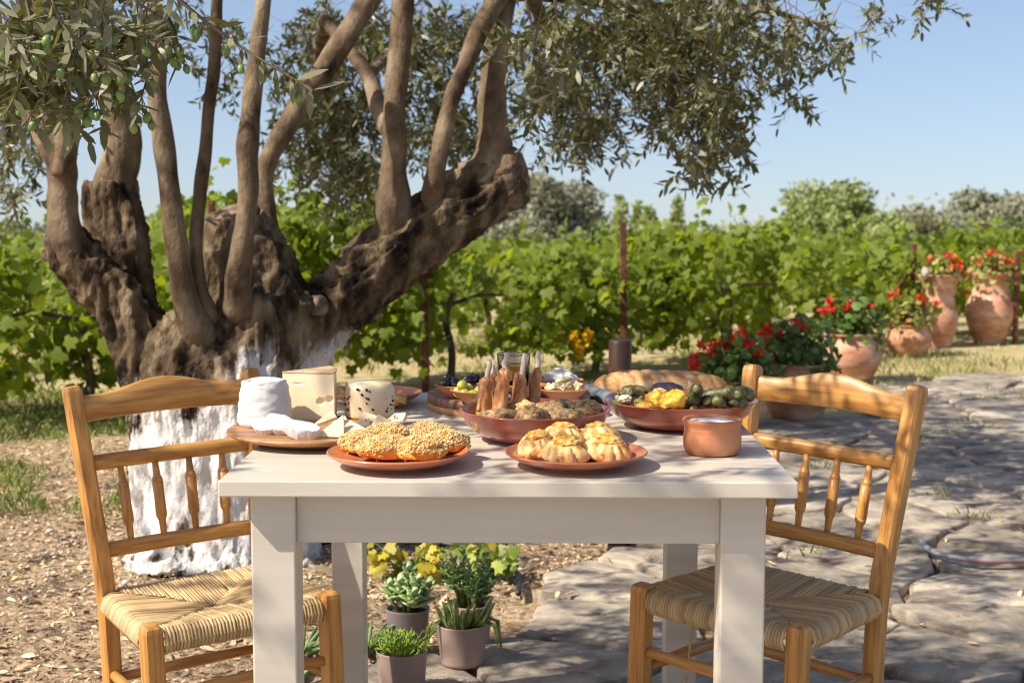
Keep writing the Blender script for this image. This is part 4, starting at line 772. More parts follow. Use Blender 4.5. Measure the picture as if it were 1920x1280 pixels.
def make_chair(label, x, y, rot, roll, pit, z0):
    t = thing('rush_chair', label, 'chair', (0, 0, 0)); c, s = math.cos(rot), math.sin(rot)
    t.matrix_world = Matrix.Translation((x, y, z0)) @ Matrix.Rotation(rot, 4, 'Z') @ Matrix(((1, 0, -roll, 0), (0, 1, -pit, 0), (roll, pit, 1, 0), (0, 0, 0, 1)))
    zf = -z0
    for sg in (-1, 1):
        V, F_ = bar([post_at(sg, zf), post_at(sg, .2), post_at(sg, HS - .03), post_at(sg, HS + .05), post_at(sg, .64), post_at(sg, HB)], .034, .040)
        link('back_post', mesh_from(V, F_, 'back_post', False), MAT['wood_z'], t)
    # crest rail: bent board with a raised middle
    n = 28; V = []; F_ = []
    for i in range(n + 1):
        k = -1 + 2 * i / n; hump = 0.5 + 0.5 * math.cos(math.pi * min(1, abs(k) / .74)); zt = .827 + .023 * hump - .004 * (abs(k) > .95); zb = .772 + .006 * (1 - k * k)
        pt, pb = post_at(1, zt), post_at(1, zb); bow = .014 * (1 - k * k)
        xt, xb = pt.x * k, pb.x * k; th = .0085
        V += [(xb, pb.y + bow - th, zb + .003), (xt, pt.y + bow - th, zt - .004), (xt, pt.y + bow - th * .5, zt), (xt, pt.y + bow + th * .5, zt), (xt, pt.y + bow + th, zt - .004), (xb, pb.y + bow + th, zb + .003), (xb, pb.y + bow, zb)]
    for i in range(n):
        for k in range(7): F_.append((i * 7 + k, (i + 1) * 7 + k, (i + 1) * 7 + (k + 1) % 7, i * 7 + (k + 1) % 7))
    link('crest_rail', mesh_from(V, F_, 'crest_rail'), MAT['wood_x'], t)
    for nm, z in (('back_rail', HM), ('back_rail', HL)):
        p0, p1 = post_at(-1, z), post_at(1, z); path = [p0.lerp(p1, k / 10) + Vector((0, .008 * (1 - (2 * k / 10 - 1) ** 2), 0)) for k in range(11)]
        link(nm, mesh_from(*tube(path, 1, section=[(math.cos(a) * .0165, math.sin(a) * .0125) for a in np.linspace(0, 2 * math.pi, 13)[:-1]]), nm), MAT['wood_x'], t)
    prof = [(0, .0062), (.10, .0072), (.2, .0078), (.24, .0105), (.27, .0122), (.275, .0108), (.285, .0118), (.5, .0112), (.72, .0118), (.725, .0106), (.735, .012), (.77, .0105), (.80, .0082), (.9, .0072), (1, .0064)]
    for k in range(4):
        f = (k + 1) / 5; a = post_at(-1, HL + .012).lerp(post_at(1, HL + .012), f) + Vector((0, .006, 0)); b_ = post_at(-1, HM - .012).lerp(post_at(1, HM - .012), f) + Vector((0, .006, 0))
        link('spindle', mesh_from(*tube([a.lerp(b_, q) for q, _ in prof], [r for _, r in prof], 12), 'spindle'), MAT['wood_z'], t)
    for sg in (-1, 1):
        V, F_ = bar([(sg * WF / 2, -DP / 2, zf), (sg * WF / 2, -DP / 2, .25), (sg * WF / 2, -DP / 2, HS + .012)], .038, .038); link('front_leg', mesh_from(V, F_, 'front_leg', False), MAT['wood_z'], t)
        link('rung', mesh_from(*tube([Vector((sg * WF / 2, -DP / 2, .265)), Vector((sg * (WF + WB) / 4, 0, .265)), Vector((sg * WB / 2, DP / 2, .262))], [.0095, .0125, .0095], 12), 'rung'), MAT['wood_y'], t)
    link('rung', mesh_from(*tube([Vector((-WF / 2, -DP / 2, .305)), Vector((0, -DP / 2, .305)), Vector((WF / 2, -DP / 2, .305))], [.0095, .0125, .0095], 12), 'rung'), MAT['wood_x'], t)
    link('rung', mesh_from(*tube([post_at(-1, .25), Vector((0, DP / 2, .25)), post_at(1, .25)], [.0095, .0125, .0095], 12), 'rung'), MAT['wood_x'], t)
    # rush seat: four wedges of cord wrapped over the rails
    seat = link('seat', None, None, t)
    cor = [Vector((-WF / 2, -DP / 2, 0)), Vector((WF / 2, -DP / 2, 0)), Vector((WB / 2, DP / 2, 0)), Vector((-WB / 2, DP / 2, 0))]; C = Vector((0, -.01, 0)); rs = np.random.default_rng(int(abs(x) * 1000))
    for i in range(4):
        A, B = cor[i], cor[(i + 1) % 4]; e = (B - A); L = e.length; e = e / L; rn = []; inn = Vector((-e.y, e.x, 0)); tc = (C - A).dot(e) / L; dep = (C - A).dot(inn); mb = MB()
        nst = int((L - .042) / .0068)
        for k in range(nst):
            tt = .021 / L + (1 - .042 / L) * (k + .5) / nst; q = A + e * (L * tt); ln = dep * (tt / tc if tt < tc else (1 - tt) / (1 - tc)) + .004; j = lambda a: rs.uniform(-a, a)
            zt = HS + .002 + j(.0015); slope = lambda d_: zt - .020 * (d_ / dep) ** 1.1
            pts = [q + inn * .012 + Vector((0, 0, HS - .044)), q - inn * .010 + Vector((0, 0, HS - .040)), q - inn * .020 + Vector((0, 0, HS - .022)), q - inn * .012 + Vector((0, 0, HS - .004))]
            dd = .0
            for d_ in np.linspace(0.0, ln, max(2, int(ln / .028) + 2)): pts.append(q + inn * d_ + e * j(.0012) + Vector((0, 0, slope(d_))))
            r0 = .0035 * rs.uniform(.85, 1.12); mb.add(*tube(pts, [r0 * rs.uniform(.86, 1.1) for _ in pts], 6)); rn += [rs.random()] * (len(mb.v) - len(rn))
        wm = mb.mesh('woven_panel'); ra = wm.attributes.new('rnd', 'FLOAT', 'POINT'); ra.data.foreach_set('value', np.array(rn, np.float32)); tag(link('woven_panel', wm, MAT['rush_cord'], seat), kind='stuff')
    return t
make_chair('honey wood chair with woven rush seat, sunlit, left of the table', -0.5849, 2.7955, 0.5601, 0.0336, -0.0072, -0.0326)
rch = make_chair('honey wood chair with woven rush seat, shaded, right of the table', 0.4914, 2.7919, -0.7394, -0.0301, -0.0005, -0.0244)
link('loose_cord', mesh_from(*tube([Vector((-.06, -DP / 2 + .01, HS - .04)), Vector((-.063, -DP / 2, HS - .12)), Vector((-.07, -DP / 2 - .005, HS - .24))], .0022, 5), 'loose_cord'), MAT['rush'], rch)

# ------------------------------------------------------------------ food
ZT = 0.7505
def put(name, label, cat, V, F_, m, loc, rotz=0, group=None, smooth=True, rot=None):
    o = link(name, mesh_from(V, F_, name, smooth), MAT[m], None, loc=loc, rot=rot or (0, 0, rotz)); return tag(o, label, cat, group)
def plate(name, label, u, v, r, h, m='terraplate', cat='plate', foot=.55):
    c = at(u, v, ZT); pr = [(0, 0), (r * foot, 0), (r * (foot + .03), .003), (r * .86, h * .55), (r * .985, h * .93), (r, h), (r * .985, h + .0025), (r * .955, h), (r * .84, h * .66), (r * .66, h * .44), (r * .3, h * .36), (0, h * .35)]
    return put(name, label, cat, *lathe([tuple(map(float, q)) for q in [pr[0]] + [tuple(x) for x in smooth_path(pr[1:-1], 3)] + [pr[-1]]], 72), m, c), c
# --- left: cheese board
cb = at(592, 806, ZT + .018); cb.z = ZT
put('cheese_board', 'round acacia wood plate of cheeses overhanging the table edge', 'board', *lathe([(0, 0), (.105, 0), (.112, .002), (.150, .013), (.158, .0165), (.160, .019), (.159, .0215), (.155, .0225), (.14, .0215), (0, .0205)], 80), 'plainwood', cb)
ZB = ZT + .0212
def on(u, v, z=None): return at(u, v, ZB if z is None else z)
# white drum cheese
n = 64; pr = [(0, 0), (.046, 0), (.0495, .004), (.0505, .012), (.049, .03), (.0465, .05), (.0435, .07), (.0415, .079), (.0385, .0835), (.034, .083), (.028, .079), (.015, .0765), (0, .076)]
q = [tuple(map(float, x)) for x in smooth_path(pr[1:-1], 5)]; V, F_ = lathe([pr[0]] + q + [pr[-1]], n); V = np.array(V)
f = 0.0016 * fbm(V * np.array([1, 1, 2.2]), 60, 2) + 0.0014 * vnoise(V, 22, 3) + .0006 * vnoise(V * np.array([.2, .2, 1]), 300, 4); rad = np.hypot(V[:, 0], V[:, 1]) + 1e-6
V[:, :2] *= (1 + f / np.maximum(rad, .012))[:, None]; V[:, 2] += np.where(V[:, 2] > .05, .0022 * vnoise(V, 40, 5), 0)
c = on(498, 796); put('white_cheese', 'tall white drum of soft fresh cheese at the board left', 'cheese', V, F_, 'softcheese', (c.x, c.y, ZB))
# hard cheese wedge with two eyes
ang = [(.0, .0)] + [(.100 - .030 * a + .006 * math.sin(a * 3.14), -.004 + .118 * a) for a in np.linspace(0, 1, 7)]
c = on(531, 786); nxg, nzg, Wd, Hd = 56, 48, .100, .088; mb = MB()
gx = np.linspace(0, 1, nxg + 1); gz = np.linspace(0, 1, nzg + 1); XX, ZZ = np.meshgrid(gx * Wd, gz * Hd); YY = -.004 * XX / Wd + .0004 * vnoise(np.stack([XX, XX * 0, ZZ], -1), 60, 3)
for (x, z, r) in ((.0735, .036, .0088), (.0905, .0395, .0088)):
    d2 = ((XX - x) / r) ** 2 + ((ZZ - z) / (r * .88)) ** 2; YY = YY + .0065 * np.sqrt(np.clip(1 - d2, 0, 1))
YY = YY + .003 * np.exp(-(((XX - .03) / .008) ** 2 + ((ZZ - .069) / .0012) ** 2))
ii = np.arange((nxg + 1) * (nzg + 1)).reshape(nzg + 1, nxg + 1)
mb.add(np.stack([XX, YY, ZZ], -1).reshape(-1, 3), np.stack([ii[:-1, :-1], ii[:-1, 1:], ii[1:, 1:], ii[1:, :-1]], -1).reshape(-1, 4).tolist())
ring = ang[1:]; rb = [(x, y, 0) for x, y in ring] + [(0, .0004, 0)]; rt = [(x, y, Hd) for x, y in ring] + [(0, .0004, Hd)]; L_ = len(rb)
mb.add(rb + rt, [(k, k + 1, L_ + k + 1, L_ + k) for k in range(L_ - 1)]); mb.add([(0, 0, Hd)] + [(x, y, Hd) for x, y in ring], [tuple(range(L_))]); mb.add([(0, 0, 0)] + [(x, y, 0) for x, y in ring], [tuple(range(L_))[::-1]])
wo = link('cheese_wedge', mb.mesh('cheese_wedge', False), MAT['hardcheese'], None, loc=(c.x, c.y, ZB), rot=(0, 0, R(-6)))
tag(wo, 'tall wedge of pale yellow hard cheese with two holes', 'cheese')
rp = [(-.001, -.0005)] + [(.1012 - .030 * a + .006 * math.sin(a * 3.14), -.0052 + .1205 * a) for a in np.linspace(0, 1, 7)]
link('rind', prism(rp, .003, .001), MAT['rind'], wo, loc=(0, 0, .0882))
# pepper cheese drum
pr = [(0, 0), (.040, 0), (.0465, .004), (.0485, .02), (.0495, .04), (.0475, .058), (.041, .0665), (.03, .069), (0, .0695)]
q = [tuple(map(float, x)) for x in smooth_path(pr[1:-1], 4)]; V, F_ = lathe([pr[0]] + q + [pr[-1]], 56); V = np.array(V); V *= (1 + .03 * vnoise(V, 25, 7))[:, None]
c = on(693, 781); pc = put('pepper_cheese', 'ivory drum of cheese studded with black peppercorns', 'cheese', V, F_, 'peppercheese', (c.x, c.y, ZB))
V0, F0 = lump(.0026, .0026, .0026, 2, .2, 2, 1); PEP = mesh_from(V0, F0, 'peppercorn'); PEP.materials.append(MAT['pepper']); rs = np.random.default_rng(4)
for k in range(26):
    a = -math.pi / 2 + rs.uniform(-1.35, 1.35); z = rs.uniform(.006, .06); r = .0482 + .0012 * math.sin(z * 50); link('peppercorn', PEP, None, pc, loc=(r * math.cos(a), r * math.sin(a), z), scale=[rs.uniform(.45, 1.1)] * 3)
# slices
def slice_(name, label, poly, th, m, u, v, rx, ry, rz, lift=0.004, amp=.0012):
    me = prism(poly, th, min(.0014, th * .3)); bm = bmesh.new(); bm.from_mesh(me); bmesh.ops.triangulate(bm, faces=bm.faces[:]); bmesh.ops.subdivide_edges(bm, edges=bm.edges[:], cuts=2 if 'white' in name else 1); bm.to_mesh(me); bm.free()
    amp_ = .0019 if 'white' in name else .0007
    for q_ in me.vertices:
        w_ = np.array([q_.co[:]]) + u * .37; q_.co += Vector((float(fbm(w_, 70, 1)[0]), float(fbm(w_, 70, 5)[0]), float(fbm(w_, 70, 9)[0]))) * amp_
    c = on(u, v); me.polygons.foreach_set('use_smooth', ['white' in name] * len(me.polygons))
    o = link(name, me, MAT[m], None, loc=(c.x, c.y, ZB + lift), rot=(R(rx), R(ry), R(rz))); return tag(o, label, 'cheese slice', 'cheese slices on the board')
oval = lambda a, b, w=.02: [(a * math.cos(t) * (1 + w * math.sin(3 * t)), b * math.sin(t)) for t in np.linspace(0, 2 * math.pi, 17)[:-1]]
slice_('white_cheese_slice', 'back white cheese slice leaning on the white drum', oval(.026, .016), .016, 'softcheese', 500, 812, 38, 6, -20, .006)
slice_('white_cheese_slice', 'thick middle white cheese slice of the leaning row', oval(.030, .018), .018, 'softcheese', 528, 813, 34, 16, -26, .010)
slice_('white_cheese_slice', 'long front white cheese slice lying flat', oval(.034, .018), .019, 'softcheese', 565, 821, 18, 10, -10, .006)
tri = lambda a, b, k=0: [(0, 0), (a, -b / 2), (a * 1.05, 0), (a, b / 2)]
slice_('yellow_cheese_slice', 'front triangular yellow cheese slice, upright and largest', [(0, 0), (.052, -.004), (.050, .040)], .005, 'hardcheese', 590, 821, 58, 0, 4, .002)
slice_('yellow_cheese_slice', 'yellow cheese slice lying at the foot of the wedge', [(0, 0), (.05, .004), (.046, .03)], .006, 'hardcheese', 585, 806, 30, -12, 18, .004)
slice_('yellow_cheese_slice', 'small yellow cheese slice right of the wedge foot', [(0, 0), (.03, .0), (.028, .018)], .006, 'hardcheese', 622, 800, 20, -8, 8, .004)
slice_('yellow_cheese_slice', 'flat yellow cheese slice between wedge and pepper slices', [(0, 0), (.06, .010), (.01, .042)], .007, 'hardcheese', 637, 819, 22, 6, -4, .004)
for k, (u, v, a, b, c_, lb) in enumerate([(664, 806, 34, 0, 8, 'left pepper cheese slice leaning on its drum'), (690, 812, 48, 10, 22, 'middle upright pepper cheese slice'), (716, 804, 20, -14, -14, 'right pepper cheese slice near the board edge')]):
    o = slice_('pepper_cheese_slice', lb, [(0, 0), (.045, -.004), (.044, .026), (.02, .036)], .007, 'peppercheese', u, v, a, b, c_, .003)
    for j in range(4): link('peppercorn', PEP, None, o, loc=(rs.uniform(.012, .04), rs.uniform(.002, .02), .0072), scale=[rs.uniform(.4, .8)] * 3)
# --- back plate with leftovers
_, c = plate('oval_plate', 'terracotta plate behind the cheeses with pastry leftovers', 706, 757, .098, .026)
for k, (u, v, lb) in enumerate(((640, 746, 'golden pastry end left of the pepper cheese'), (742, 757, 'flat crumbled pastry right of the pepper cheese'))):
    q = at(u, v, ZT + .012); put('pastry_piece', lb + ' on the back plate', 'pastry', *lump(.026, .02, .012, 3, .25, 2.5, 30 + k), 'baked_cheese', (q.x, q.y, ZT + .02))
# --- front left: crumb-topped rusks
_, c1 = plate('dinner_plate', 'terracotta plate of crumb-topped golden sweets at the table front', 747, 873, .117, .024)
CR = []
for k in range(6):
    V0, F0 = lump(1, 1, .8, 1, .35, 3, 50 + k); CR.append((V0, F0))
def rusk(u, v, r, label, seed, lift):
    r = r * 1.1
    rs = np.random.default_rng(seed); q = at(u, v, ZT + .012 + lift); V, F_ = lump(r, r * .82, .021, 4, .12, 2.2, seed, flat=-.013)
    o = put('crumbed_cake', label, 'pastry', V, F_, 'orangebake', (q.x, q.y, ZT + .026 + lift), 0, 'crumb-topped cakes on the plate'); mb = MB()
    for k in range(1250):
        d3 = rs.normal(size=3); d3 /= np.linalg.norm(d3); d3[2] = abs(d3[2]) if rs.random() < .93 else d3[2] * .35; d3 /= np.linalg.norm(d3)
        x, y, z = np.array([r, r * .82, .021]) * d3 * (1 + float(.12 * fbm(d3[None], 2.2, seed)[0]))
        s = rs.uniform(.0009, .0026); V0, F0 = CR[k % 6]; mb.add(V0 * s + np.array([x, y, z + .0006]), F0)
    tag(link('crumb_topping', mb.mesh('crumb_topping', False), MAT['crumb'], o), kind='stuff')
rusk(722, 833, .040, 'rear left crumb-topped golden cake', 61, .010); rusk(800, 830, .042, 'rear right crumb-topped golden cake', 62, .010)
rusk(680, 846, .036, 'leftmost crumb-topped golden cake near the rim', 63, .003); rusk(838, 845, .036, 'rightmost crumb-topped golden cake near the rim', 64, .003)
rusk(722, 857, .040, 'front left crumb-topped golden cake', 65, .003); rusk(790, 858, .040, 'front right pale crumb-topped golden cake', 66, .004)
# --- front right: pleated cheese pies
_, c2 = plate('dinner_plate', 'terracotta plate of pleated cheese pies at the table front', 1080, 873, .117, .024)
def pie(u, v, label, seed, lift, r=.034, tilt=(0, 0)):
    rs = np.random.default_rng(seed); q = at(u, v, ZT + .01 + lift); n = 84; pl = 10; ph = rs.uniform(0, 6)
    pr = [(0, 0), (.85, 0), (.98, .12), (1.05, .28), (1.03, .48), (.92, .70), (.78, .87), (.66, .96), (.58, .95), (.5, .88), (0, .86)]; pr = [pr[0]] + [tuple(map(float, x)) for x in smooth_path(pr[1:-1], 4)] + [pr[-1]]
    V, F_ = lathe([(a * r, b * .031) for a, b in pr], n); V = np.array(V); a = np.arctan2(V[:, 1], V[:, 0]); zz = V[:, 2] / .033; w = np.clip(zz * 3.0, 0, 1)
    pleat = np.abs(np.sin((a + ph + .35 * zz + .16 * np.sin(2 * a + ph) + .1 * np.sin(5 * a)) * pl / 2)) ** .6; V[:, :2] *= (1 - .26 * w * (1 - pleat) + .05 * vnoise(V, 40, seed))[:, None]; V[:, 2] *= 1 + .08 * vnoise(V, 50, seed)
    o = put('cheese_pie', label, 'pastry', V, F_, 'pastry', (q.x, q.y, ZT + .0125 + lift), 0, 'pleated cheese pies on the plate', rot=(R(tilt[0]), R(tilt[1]), 0))
    Vf, Ff = lump(r * .56, r * .52, .010, 4, .18, 3.0, seed + 5, oct=4); link('cheese_filling', mesh_from(Vf, Ff, 'cheese_filling'), MAT['baked_cheese'], o, loc=(0, 0, .030))
pie(1056, 838, 'rear left pleated cheese pie, raised behind the front ones', 71, .012, .039, (-8, 4)); pie(1122, 838, 'rear right pleated cheese pie', 72, .010, .039, (-10, -6))
pie(1012, 853, 'leftmost pleated cheese pie', 73, .002, .037, (6, -10)); pie(1062, 863, 'front middle pleated cheese pie facing the camera', 74, .001, .040, (10, 0)); pie(1136, 860, 'rightmost front pleated cheese pie', 75, .001, .040, (8, 10))
# --- bowls
def bowl(name, label, u, v, r, h, m, ry=1.0):
    c = at(u, v, ZT); pr = [(.0, 0), (.52, 0), (.56, .03), (.72, .18), (.88, .48), (.965, .82), (1.0, .97), (1.005, 1.0), (.985, 1.02), (.955, .99), (.90, .80), (.80, .48), (.62, .24), (.3, .15), (0, .14)]
    pr = [pr[0]] + [tuple(map(float, x)) for x in smooth_path(pr[1:-1], 4)] + [pr[-1]]; V, F_ = lathe([(a * r, b * h) for a, b in pr], 80); V = np.array(V); V[:, 1] *= ry
    return put(name, label, 'bowl', V, F_, m, c), c
_, cl = bowl('meat_bowl', 'shiny red clay bowl of roast lamb in the table centre', 1003, 823, .138, .056, 'redglaze')
_, cv = bowl('vegetable_bowl', 'wide reddish clay bowl of stuffed vegetables on the right', 1275, 798, .147, .052, 'redglaze')
# lamb: herb-crusted pieces filling the bowl
for k, (dx, dy, a, b, h, lb) in enumerate([(-.065, -.045, .045, .035, .022, 'front left piece of herb-crusted lamb in the bowl'), (-.005, -.055, .042, .034, .026, 'front middle piece of herb-crusted lamb in the bowl'), (.055, -.05, .045, .034, .022, 'front right piece of herb-crusted lamb in the bowl'), (.085, .01, .042, .04, .028, 'right piece of herb-crusted lamb under the rim'),
                                           (.03, .0, .04, .034, .030, 'highest piece of herb-crusted lamb beside the bones'), (-.03, .03, .06, .045, .022, 'rear left piece of lamb under the standing bones'), (.045, .06, .05, .036, .024, 'rear right piece of herb-crusted lamb')]):
    V, F_ = lump(a, b, h, 4, .28, 2.4, 80 + k, oct=4); put('lamb_piece', lb, 'meat', V, F_, 'herbmeat', (cl.x + dx, cl.y + dy, ZT + .040), k * 1.1, 'pieces of lamb in the bowl')
def shank(label, ub, vb, ut, vt, Y, rpx, seed, bone_px=9, cut=.72, m='roast'):
    a = atY(ub, vb, Y); b_ = atY(ut, vt, Y); t = thing('lamb_rib', label, 'meat', a, 0, 'lamb ribs standing in the bowl'); d = b_ - a; rs = np.random.default_rng(seed); px = Y / FPX; mb = MB()
    # flesh: unequal strips of meat lying side by side along the bone, ragged at the top
    strips = [((0, 0), .78, 1.0, -.14)] + [((math.cos(q) * .52, math.sin(q) * .45), rs.uniform(.36, .56), rs.uniform(.5, 1.02), rs.uniform(-.12, .1)) for q in rs.uniform(0, 1, 4) + np.arange(4) * 1.57]
    for k, ((ox, oy), rr_, top, bot) in enumerate(strips):
        pts = [d * f + Vector((ox * rpx * px, oy * rpx * px, 0)) * (1 - .25 * max(0, f)) for f in np.linspace(bot, cut * top, 22)]
        prof = [rpx * px * rr_ * (1.12 - .22 * i / 21) * (1 if i < 20 else .8 if i < 21 else .45) for i in range(22)]
        V, F_ = tube(pts, prof, 18); mb.add([tuple(x) for x in V], F_)
    for k in range(4):
        V, F_ = lump(rpx * px * rs.uniform(.3, .5), rpx * px * rs.uniform(.3, .5), rpx * px * rs.uniform(.4, .9), 2, .2, 2, seed + k); q = rs.uniform(0, 6.28); f = rs.uniform(.0, cut * .9); c_ = d * f + Vector((math.cos(q), math.sin(q) * .8, 0)) * rpx * px * .6; mb.add(V + np.array(c_), F_)
    V = np.array(mb.v); W = V * np.array([1, 1, .4])
    V = V + .0042 * np.stack([vnoise(W, 40, seed), vnoise(W, 40, seed + 1), .5 * vnoise(W, 40, seed + 2)], -1) + .0022 * np.stack([vnoise(V, 95, seed + 3), vnoise(V, 95, seed + 4), vnoise(V, 95, seed + 5)], -1)
    tag(link('flesh', mesh_from(V, mb.f, 'flesh'), MAT[m], t))
    pb = [d * f + Vector((rs.normal(), rs.normal(), 0)) * .0012 for f in (cut - .3, cut - .05, cut + .06, .93, 1.0)]; V, F_ = tube(pb, [bone_px * px * .5 * q for q in (1.2, 1.1, 1.0, .95, 1.1)], 10); V = np.array([tuple(x) for x in V]); V += .0016 * np.stack([vnoise(V, 130, seed), vnoise(V, 130, seed + 1), 1.5 * vnoise(V, 160, seed + 2)], -1)
    link('bone', mesh_from(V, F_, 'bone'), MAT['bone'], t)
shank('leftmost golden lamb rib standing in the bowl', 906, 778, 917, 676, 2.60, 17, 91, 10, .72); shank('thin lamb rib with split bone behind the leftmost', 920, 765, 925, 680, 2.66, 13, 95, 7, .76)
shank('pale thick lamb rib, second from the left', 934, 778, 950, 660, 2.57, 16, 92, 10, .76); shank('dark lamb rib with curled skin, third from the left', 970, 772, 984, 664, 2.60, 16, 93, 10, .68)
shank('rightmost lamb rib with a long clean tip', 999, 772, 1011, 660, 2.62, 15, 94, 10, .76, 'roast')
V, F_ = lump(.018, .012, .011, 4, .3, 2, 97); q = atY(985, 762, 2.56); put('fat_curl', 'pale curl of roasted fat at the foot of the dark rib', 'meat', V, F_, 'pastry', q)
# stuffed vegetables
def veg(name, label, u, v, dz, r, m, seed, rot=(0, 0, 0), amp=.16, freq=2.0, grp=None, cat='stuffed vegetable', Yo=0.0):
    q = at(u, v, ZT + dz); V, F_ = lump(*r, 4, amp, freq, seed, oct=4); return put(name, label, cat, V, F_, m, (q.x, q.y + Yo, q.z), rot=rot, group=grp)
veg('stuffed_courgette', 'large brownish green stuffed courgette at the bowl left', 1196, 748, .058, (.040, .032, .020), 'greenroll', 101, amp=.22, freq=3); veg('stuffed_courgette', 'dark green courgette half on top at the left', 1190, 735, .072, (.032, .026, .013), 'vineroll', 102, amp=.2, freq=3)
veg('stuffed_courgette', 'front pale green courgette slice at the bowl left', 1190, 757, .050, (.042, .02, .012), 'greenroll', 103, amp=.25, freq=3); veg('roast_aubergine', 'glossy black charred aubergine behind the orange blossoms', 1250, 735, .068, (.034, .028, .020), 'aubergine', 104, amp=.06); veg('roast_aubergine', 'small dark aubergine piece behind the vine leaf rolls', 1330, 745, .060, (.03, .024, .014), 'aubergine', 110, amp=.1)
veg('rice_filling', 'spoonful of pale rice between the blossoms', 1238, 738, .078, (.011, .01, .010), 'rice', 105, amp=.3, freq=4, cat='rice'); veg('rice_filling', 'pale rice spilling beside the courgette', 1172, 748, .062, (.012, .01, .008), 'rice', 115, amp=.3, freq=4, cat='rice')
for k, (u, v, dz, r, rz, lb) in enumerate([(1232, 747, .070, (.020, .017, .016), .3, 'upper left bright orange stuffed blossom'), (1266, 748, .070, (.022, .018, .018), -.2, 'upper right bright orange stuffed blossom with browned tip'), (1242, 762, .054, (.022, .016, .013), .2, 'front middle orange stuffed blossom'), (1278, 763, .052, (.026, .014, .013), .5, 'front right long orange stuffed blossom'), (1214, 764, .050, (.022, .015, .011), -.2, 'front left pale yellow stuffed blossom'), (1250, 754, .064, (.019, .015, .012), .1, 'middle orange stuffed blossom under the two upper ones'), (1262, 764, .052, (.018, .014, .012), .8, 'small orange stuffed blossom at the bowl front'), (1284, 752, .064, (.017, .014, .012), -.5, 'orange stuffed blossom touching the vine leaf rolls')]):
    veg('stuffed_blossom', lb, u, v, dz, r, 'blossom', 120 + k, (0, 0, rz), .19, 2.5, 'orange stuffed blossoms', 'stuffed blossom')
def roll(u, v, dz, L, r, yaw, pit_, label, seed):
    r = r * .88; rs = np.random.default_rng(seed); q = at(u, v, ZT + dz); n = 9; pts = [Vector((0, 0, L * (i / (n - 1) - .5))) for i in range(n)]
    V, F_ = tube(pts, [r * x for x in (.35, .82, .98, 1.02, 1.0, 1.02, .98, .84, .4)], 18); V = np.array([tuple(x) for x in V]); V[:, :2] *= (1 + .12 * fbm(V, 60, seed))[:, None]; V += .0012 * vnoise(V, 90, seed)[:, None]
    a = np.arctan2(V[:, 1], V[:, 0]); V[:, :2] *= (1 - .07 * (np.abs(a - rs.uniform(-2, 2)) < .25))[:, None]
    put('vine_leaf_roll', label, 'stuffed vine leaf', V, F_, 'vineroll', (q.x, q.y, q.z), rot=(R(pit_), 0, R(yaw)), group='stuffed vine leaves in the bowl')
for k, (u, v, dz, L, r, yw, pt, lb) in enumerate([(1304, 734, .082, .042, .0135, 20, 60, 'topmost vine leaf roll with pointed stalk beside the blossoms'), (1298, 750, .066, .045, .0145, -38, 80, 'vine leaf roll end-on under the topmost one'), (1296, 767, .050, .04, .012, 10, 85, 'lowest vine leaf roll at the front, next to the blossoms'), (1325, 764, .051, .046, .0135, 70, 80, 'front vine leaf roll lying sideways'), (1322, 753, .062, .045, .0135, 30, 75, 'vine leaf roll above the sideways one'),
                                                  (1348, 756, .060, .045, .015, -15, 60, 'tilted vine leaf roll in the middle of the pile'), (1340, 740, .074, .046, .0145, 60, 80, 'upper vine leaf roll behind the tilted one'), (1366, 752, .062, .044, .013, 35, 80, 'vine leaf roll end-on right of the tilted one'), (1360, 737, .078, .046, .0155, 80, 85, 'topmost green vine leaf roll at the back'), (1386, 754, .060, .044, .0135, -40, 80, 'end-on vine leaf roll, front right of the pile'), (1380, 741, .074, .045, .014, 25, 75, 'vine leaf roll above the front right one'), (1396, 738, .074, .05, .0165, -50, 70, 'rightmost big vine leaf roll near the rim')]):
    roll(u, v, dz, L, r, yw, pt, lb, 140 + k)
# bread
n = 60; m = 40; V = []; F_ = []; Lb, Rb, Hb = .150, .052, .040
for i in range(n + 1):
    s = -1 + 2 * i / n; e = (1 - abs(s) ** 3.2) ** .5
    for k in range(m):
        a = 2 * math.pi * k / m; y = math.cos(a) * Rb * e; z = math.sin(a) * (Hb if math.sin(a) > 0 else .022) * e
        ph = (s * Lb + y * .55 + .004) / .036; g = abs(ph - round(ph)); cutd = max(0, 1 - g / .24) if (abs(round(ph)) <= 3 and math.sin(a) > -.1) else 0
        k_ = 1 - .085 * cutd ** 1.3 + .035 * (1 - cutd) * (g > .2); V.append((s * Lb, y * k_, z * k_ + .022))
for i in range(n):
    for k in range(m): F_.append((i * m + k, i * m + (k + 1) % m, (i + 1) * m + (k + 1) % m, (i + 1) * m + k))
F_.append(tuple(range(m))); F_.append(tuple(n * m + k for k in range(m)))
V = np.array(V); V += .0016 * fbm(V, 30, 9)[:, None]
c = at(1237, 747, ZT); bread = put('bread_loaf', 'long floured bread loaf with diagonal slashes behind the vegetables', 'bread', V, F_, 'crust', (c.x, c.y, ZT), R(-4))
bread.data.materials.append(MAT['slash'])
for i, p_ in enumerate(bread.data.polygons):
    x, y, z = p_.center; ph = (x + y * .55 + .004) / .036
    if abs(ph - round(ph)) < .13 and abs(round(ph)) <= 3 and z > .03: p_.material_index = 1
